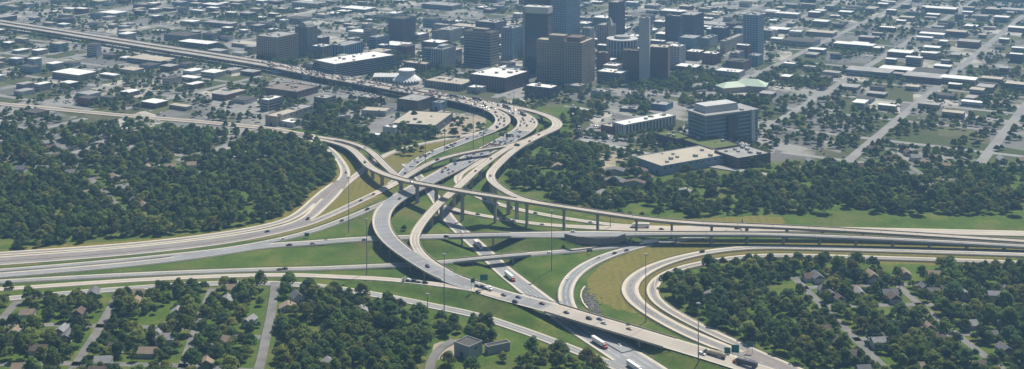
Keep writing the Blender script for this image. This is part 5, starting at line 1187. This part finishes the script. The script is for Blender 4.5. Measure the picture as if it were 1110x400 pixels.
def scatter(name, label, P_, meshes):
    col = bpy.data.collections.new(name + " models")
    for k, m_ in enumerate(meshes):
        q = bpy.data.objects.new(f"{name}_{k:02d}", m_); col.objects.link(q)
    me = bpy.data.meshes.new(name); me.from_pydata([p_[:3] for p_ in P_], [], [])
    a = me.attributes.new("scl", 'FLOAT', 'POINT'); a.data.foreach_set("value", [p_[3] for p_ in P_])
    a = me.attributes.new("idx", 'INT', 'POINT'); a.data.foreach_set("value", [p_[4] % len(meshes) for p_ in P_])
    a = me.attributes.new("rot", 'FLOAT', 'POINT'); a.data.foreach_set("value", [random.random() * 6.28 for _ in P_])
    o = link(bpy.data.objects.new(name, me)); tag(o, label, "trees", kind="stuff")
    ng = bpy.data.node_groups.new(name, 'GeometryNodeTree'); ng.interface.new_socket("Geometry", in_out='INPUT', socket_type='NodeSocketGeometry'); ng.interface.new_socket("Geometry", in_out='OUTPUT', socket_type='NodeSocketGeometry')
    N = ng.nodes.new; gi = N('NodeGroupInput'); go_ = N('NodeGroupOutput'); ip = N('GeometryNodeInstanceOnPoints'); ci = N('GeometryNodeCollectionInfo')
    ci.inputs[0].default_value = col; ci.inputs[1].default_value = True; ci.inputs[2].default_value = True
    def at(nm, ty_):
        x = N('GeometryNodeInputNamedAttribute'); x.data_type = ty_; x.inputs[0].default_value = nm; return x.outputs[0]
    cx_ = N('ShaderNodeCombineXYZ'); ng.links.new(at("rot", 'FLOAT'), cx_.inputs[2])
    e2 = N('FunctionNodeEulerToRotation'); ng.links.new(cx_.outputs[0], e2.inputs[0])
    ng.links.new(gi.outputs[0], ip.inputs['Points']); ng.links.new(ci.outputs[0], ip.inputs['Instance']); ip.inputs['Pick Instance'].default_value = True
    ng.links.new(at("idx", 'INT'), ip.inputs['Instance Index']); ng.links.new(e2.outputs[0], ip.inputs['Rotation']); ng.links.new(at("scl", 'FLOAT'), ip.inputs['Scale'])
    ng.links.new(ip.outputs[0], go_.inputs[0]); md = o.modifiers.new("scatter", 'NODES'); md.node_group = ng
scatter("woodland", "continuous leafy woodland around the interchange", pts['near'], CR)
scatter("distant_trees", "hazy distant trees between the downtown and suburban blocks", pts['far'], FAR)
print("trees", len(trees), len(pts['near']), len(pts['far']), "buildings", len(cand))

# ------------------------------------------------------------------ haze
hb = MB().box(-5400, 5400, -800, 8400, -3, H + 6).obj('haze', None)
hm = bpy.data.materials.new("haze air"); hm.use_nodes = True; t = hm.node_tree; t.nodes.clear()
pv = t.nodes.new("ShaderNodeVolumePrincipled"); ou = t.nodes.new("ShaderNodeOutputMaterial"); t.links.new(pv.outputs[0], ou.inputs["Volume"])
pv.inputs["Color"].default_value = (.33, .62, 1, 1); pv.inputs["Density"].default_value = .00012; pv.inputs["Anisotropy"].default_value = .2
hb.data.materials.append(hm); tag(hb, "thin bluish summer haze over the whole city", "haze", kind="stuff")

# ------------------------------------------------------------------ things that look alike are told apart by their order from the left
ORD = ["leftmost", "second from left", "third from left", "fourth from left", "fifth from left", "sixth from left", "seventh from left", "eighth from left", "ninth from left", "tenth from left", "eleventh from left", "twelfth from left"]
same = {}
for o in C.objects:
    if o.parent is None and "label" in o and o.get("kind") is None: same.setdefault(o["label"], []).append(o)
for lb, os_ in same.items():
    if 1 < len(os_) <= 12:
        os_.sort(key=lambda o: o.location.x / max(o.location.y, 1))
        for k, o in enumerate(os_):
            s = lb + ", " + (ORD[k] if k < len(os_) - 1 else "rightmost")
            if len(s.split()) <= 16: o["label"] = s
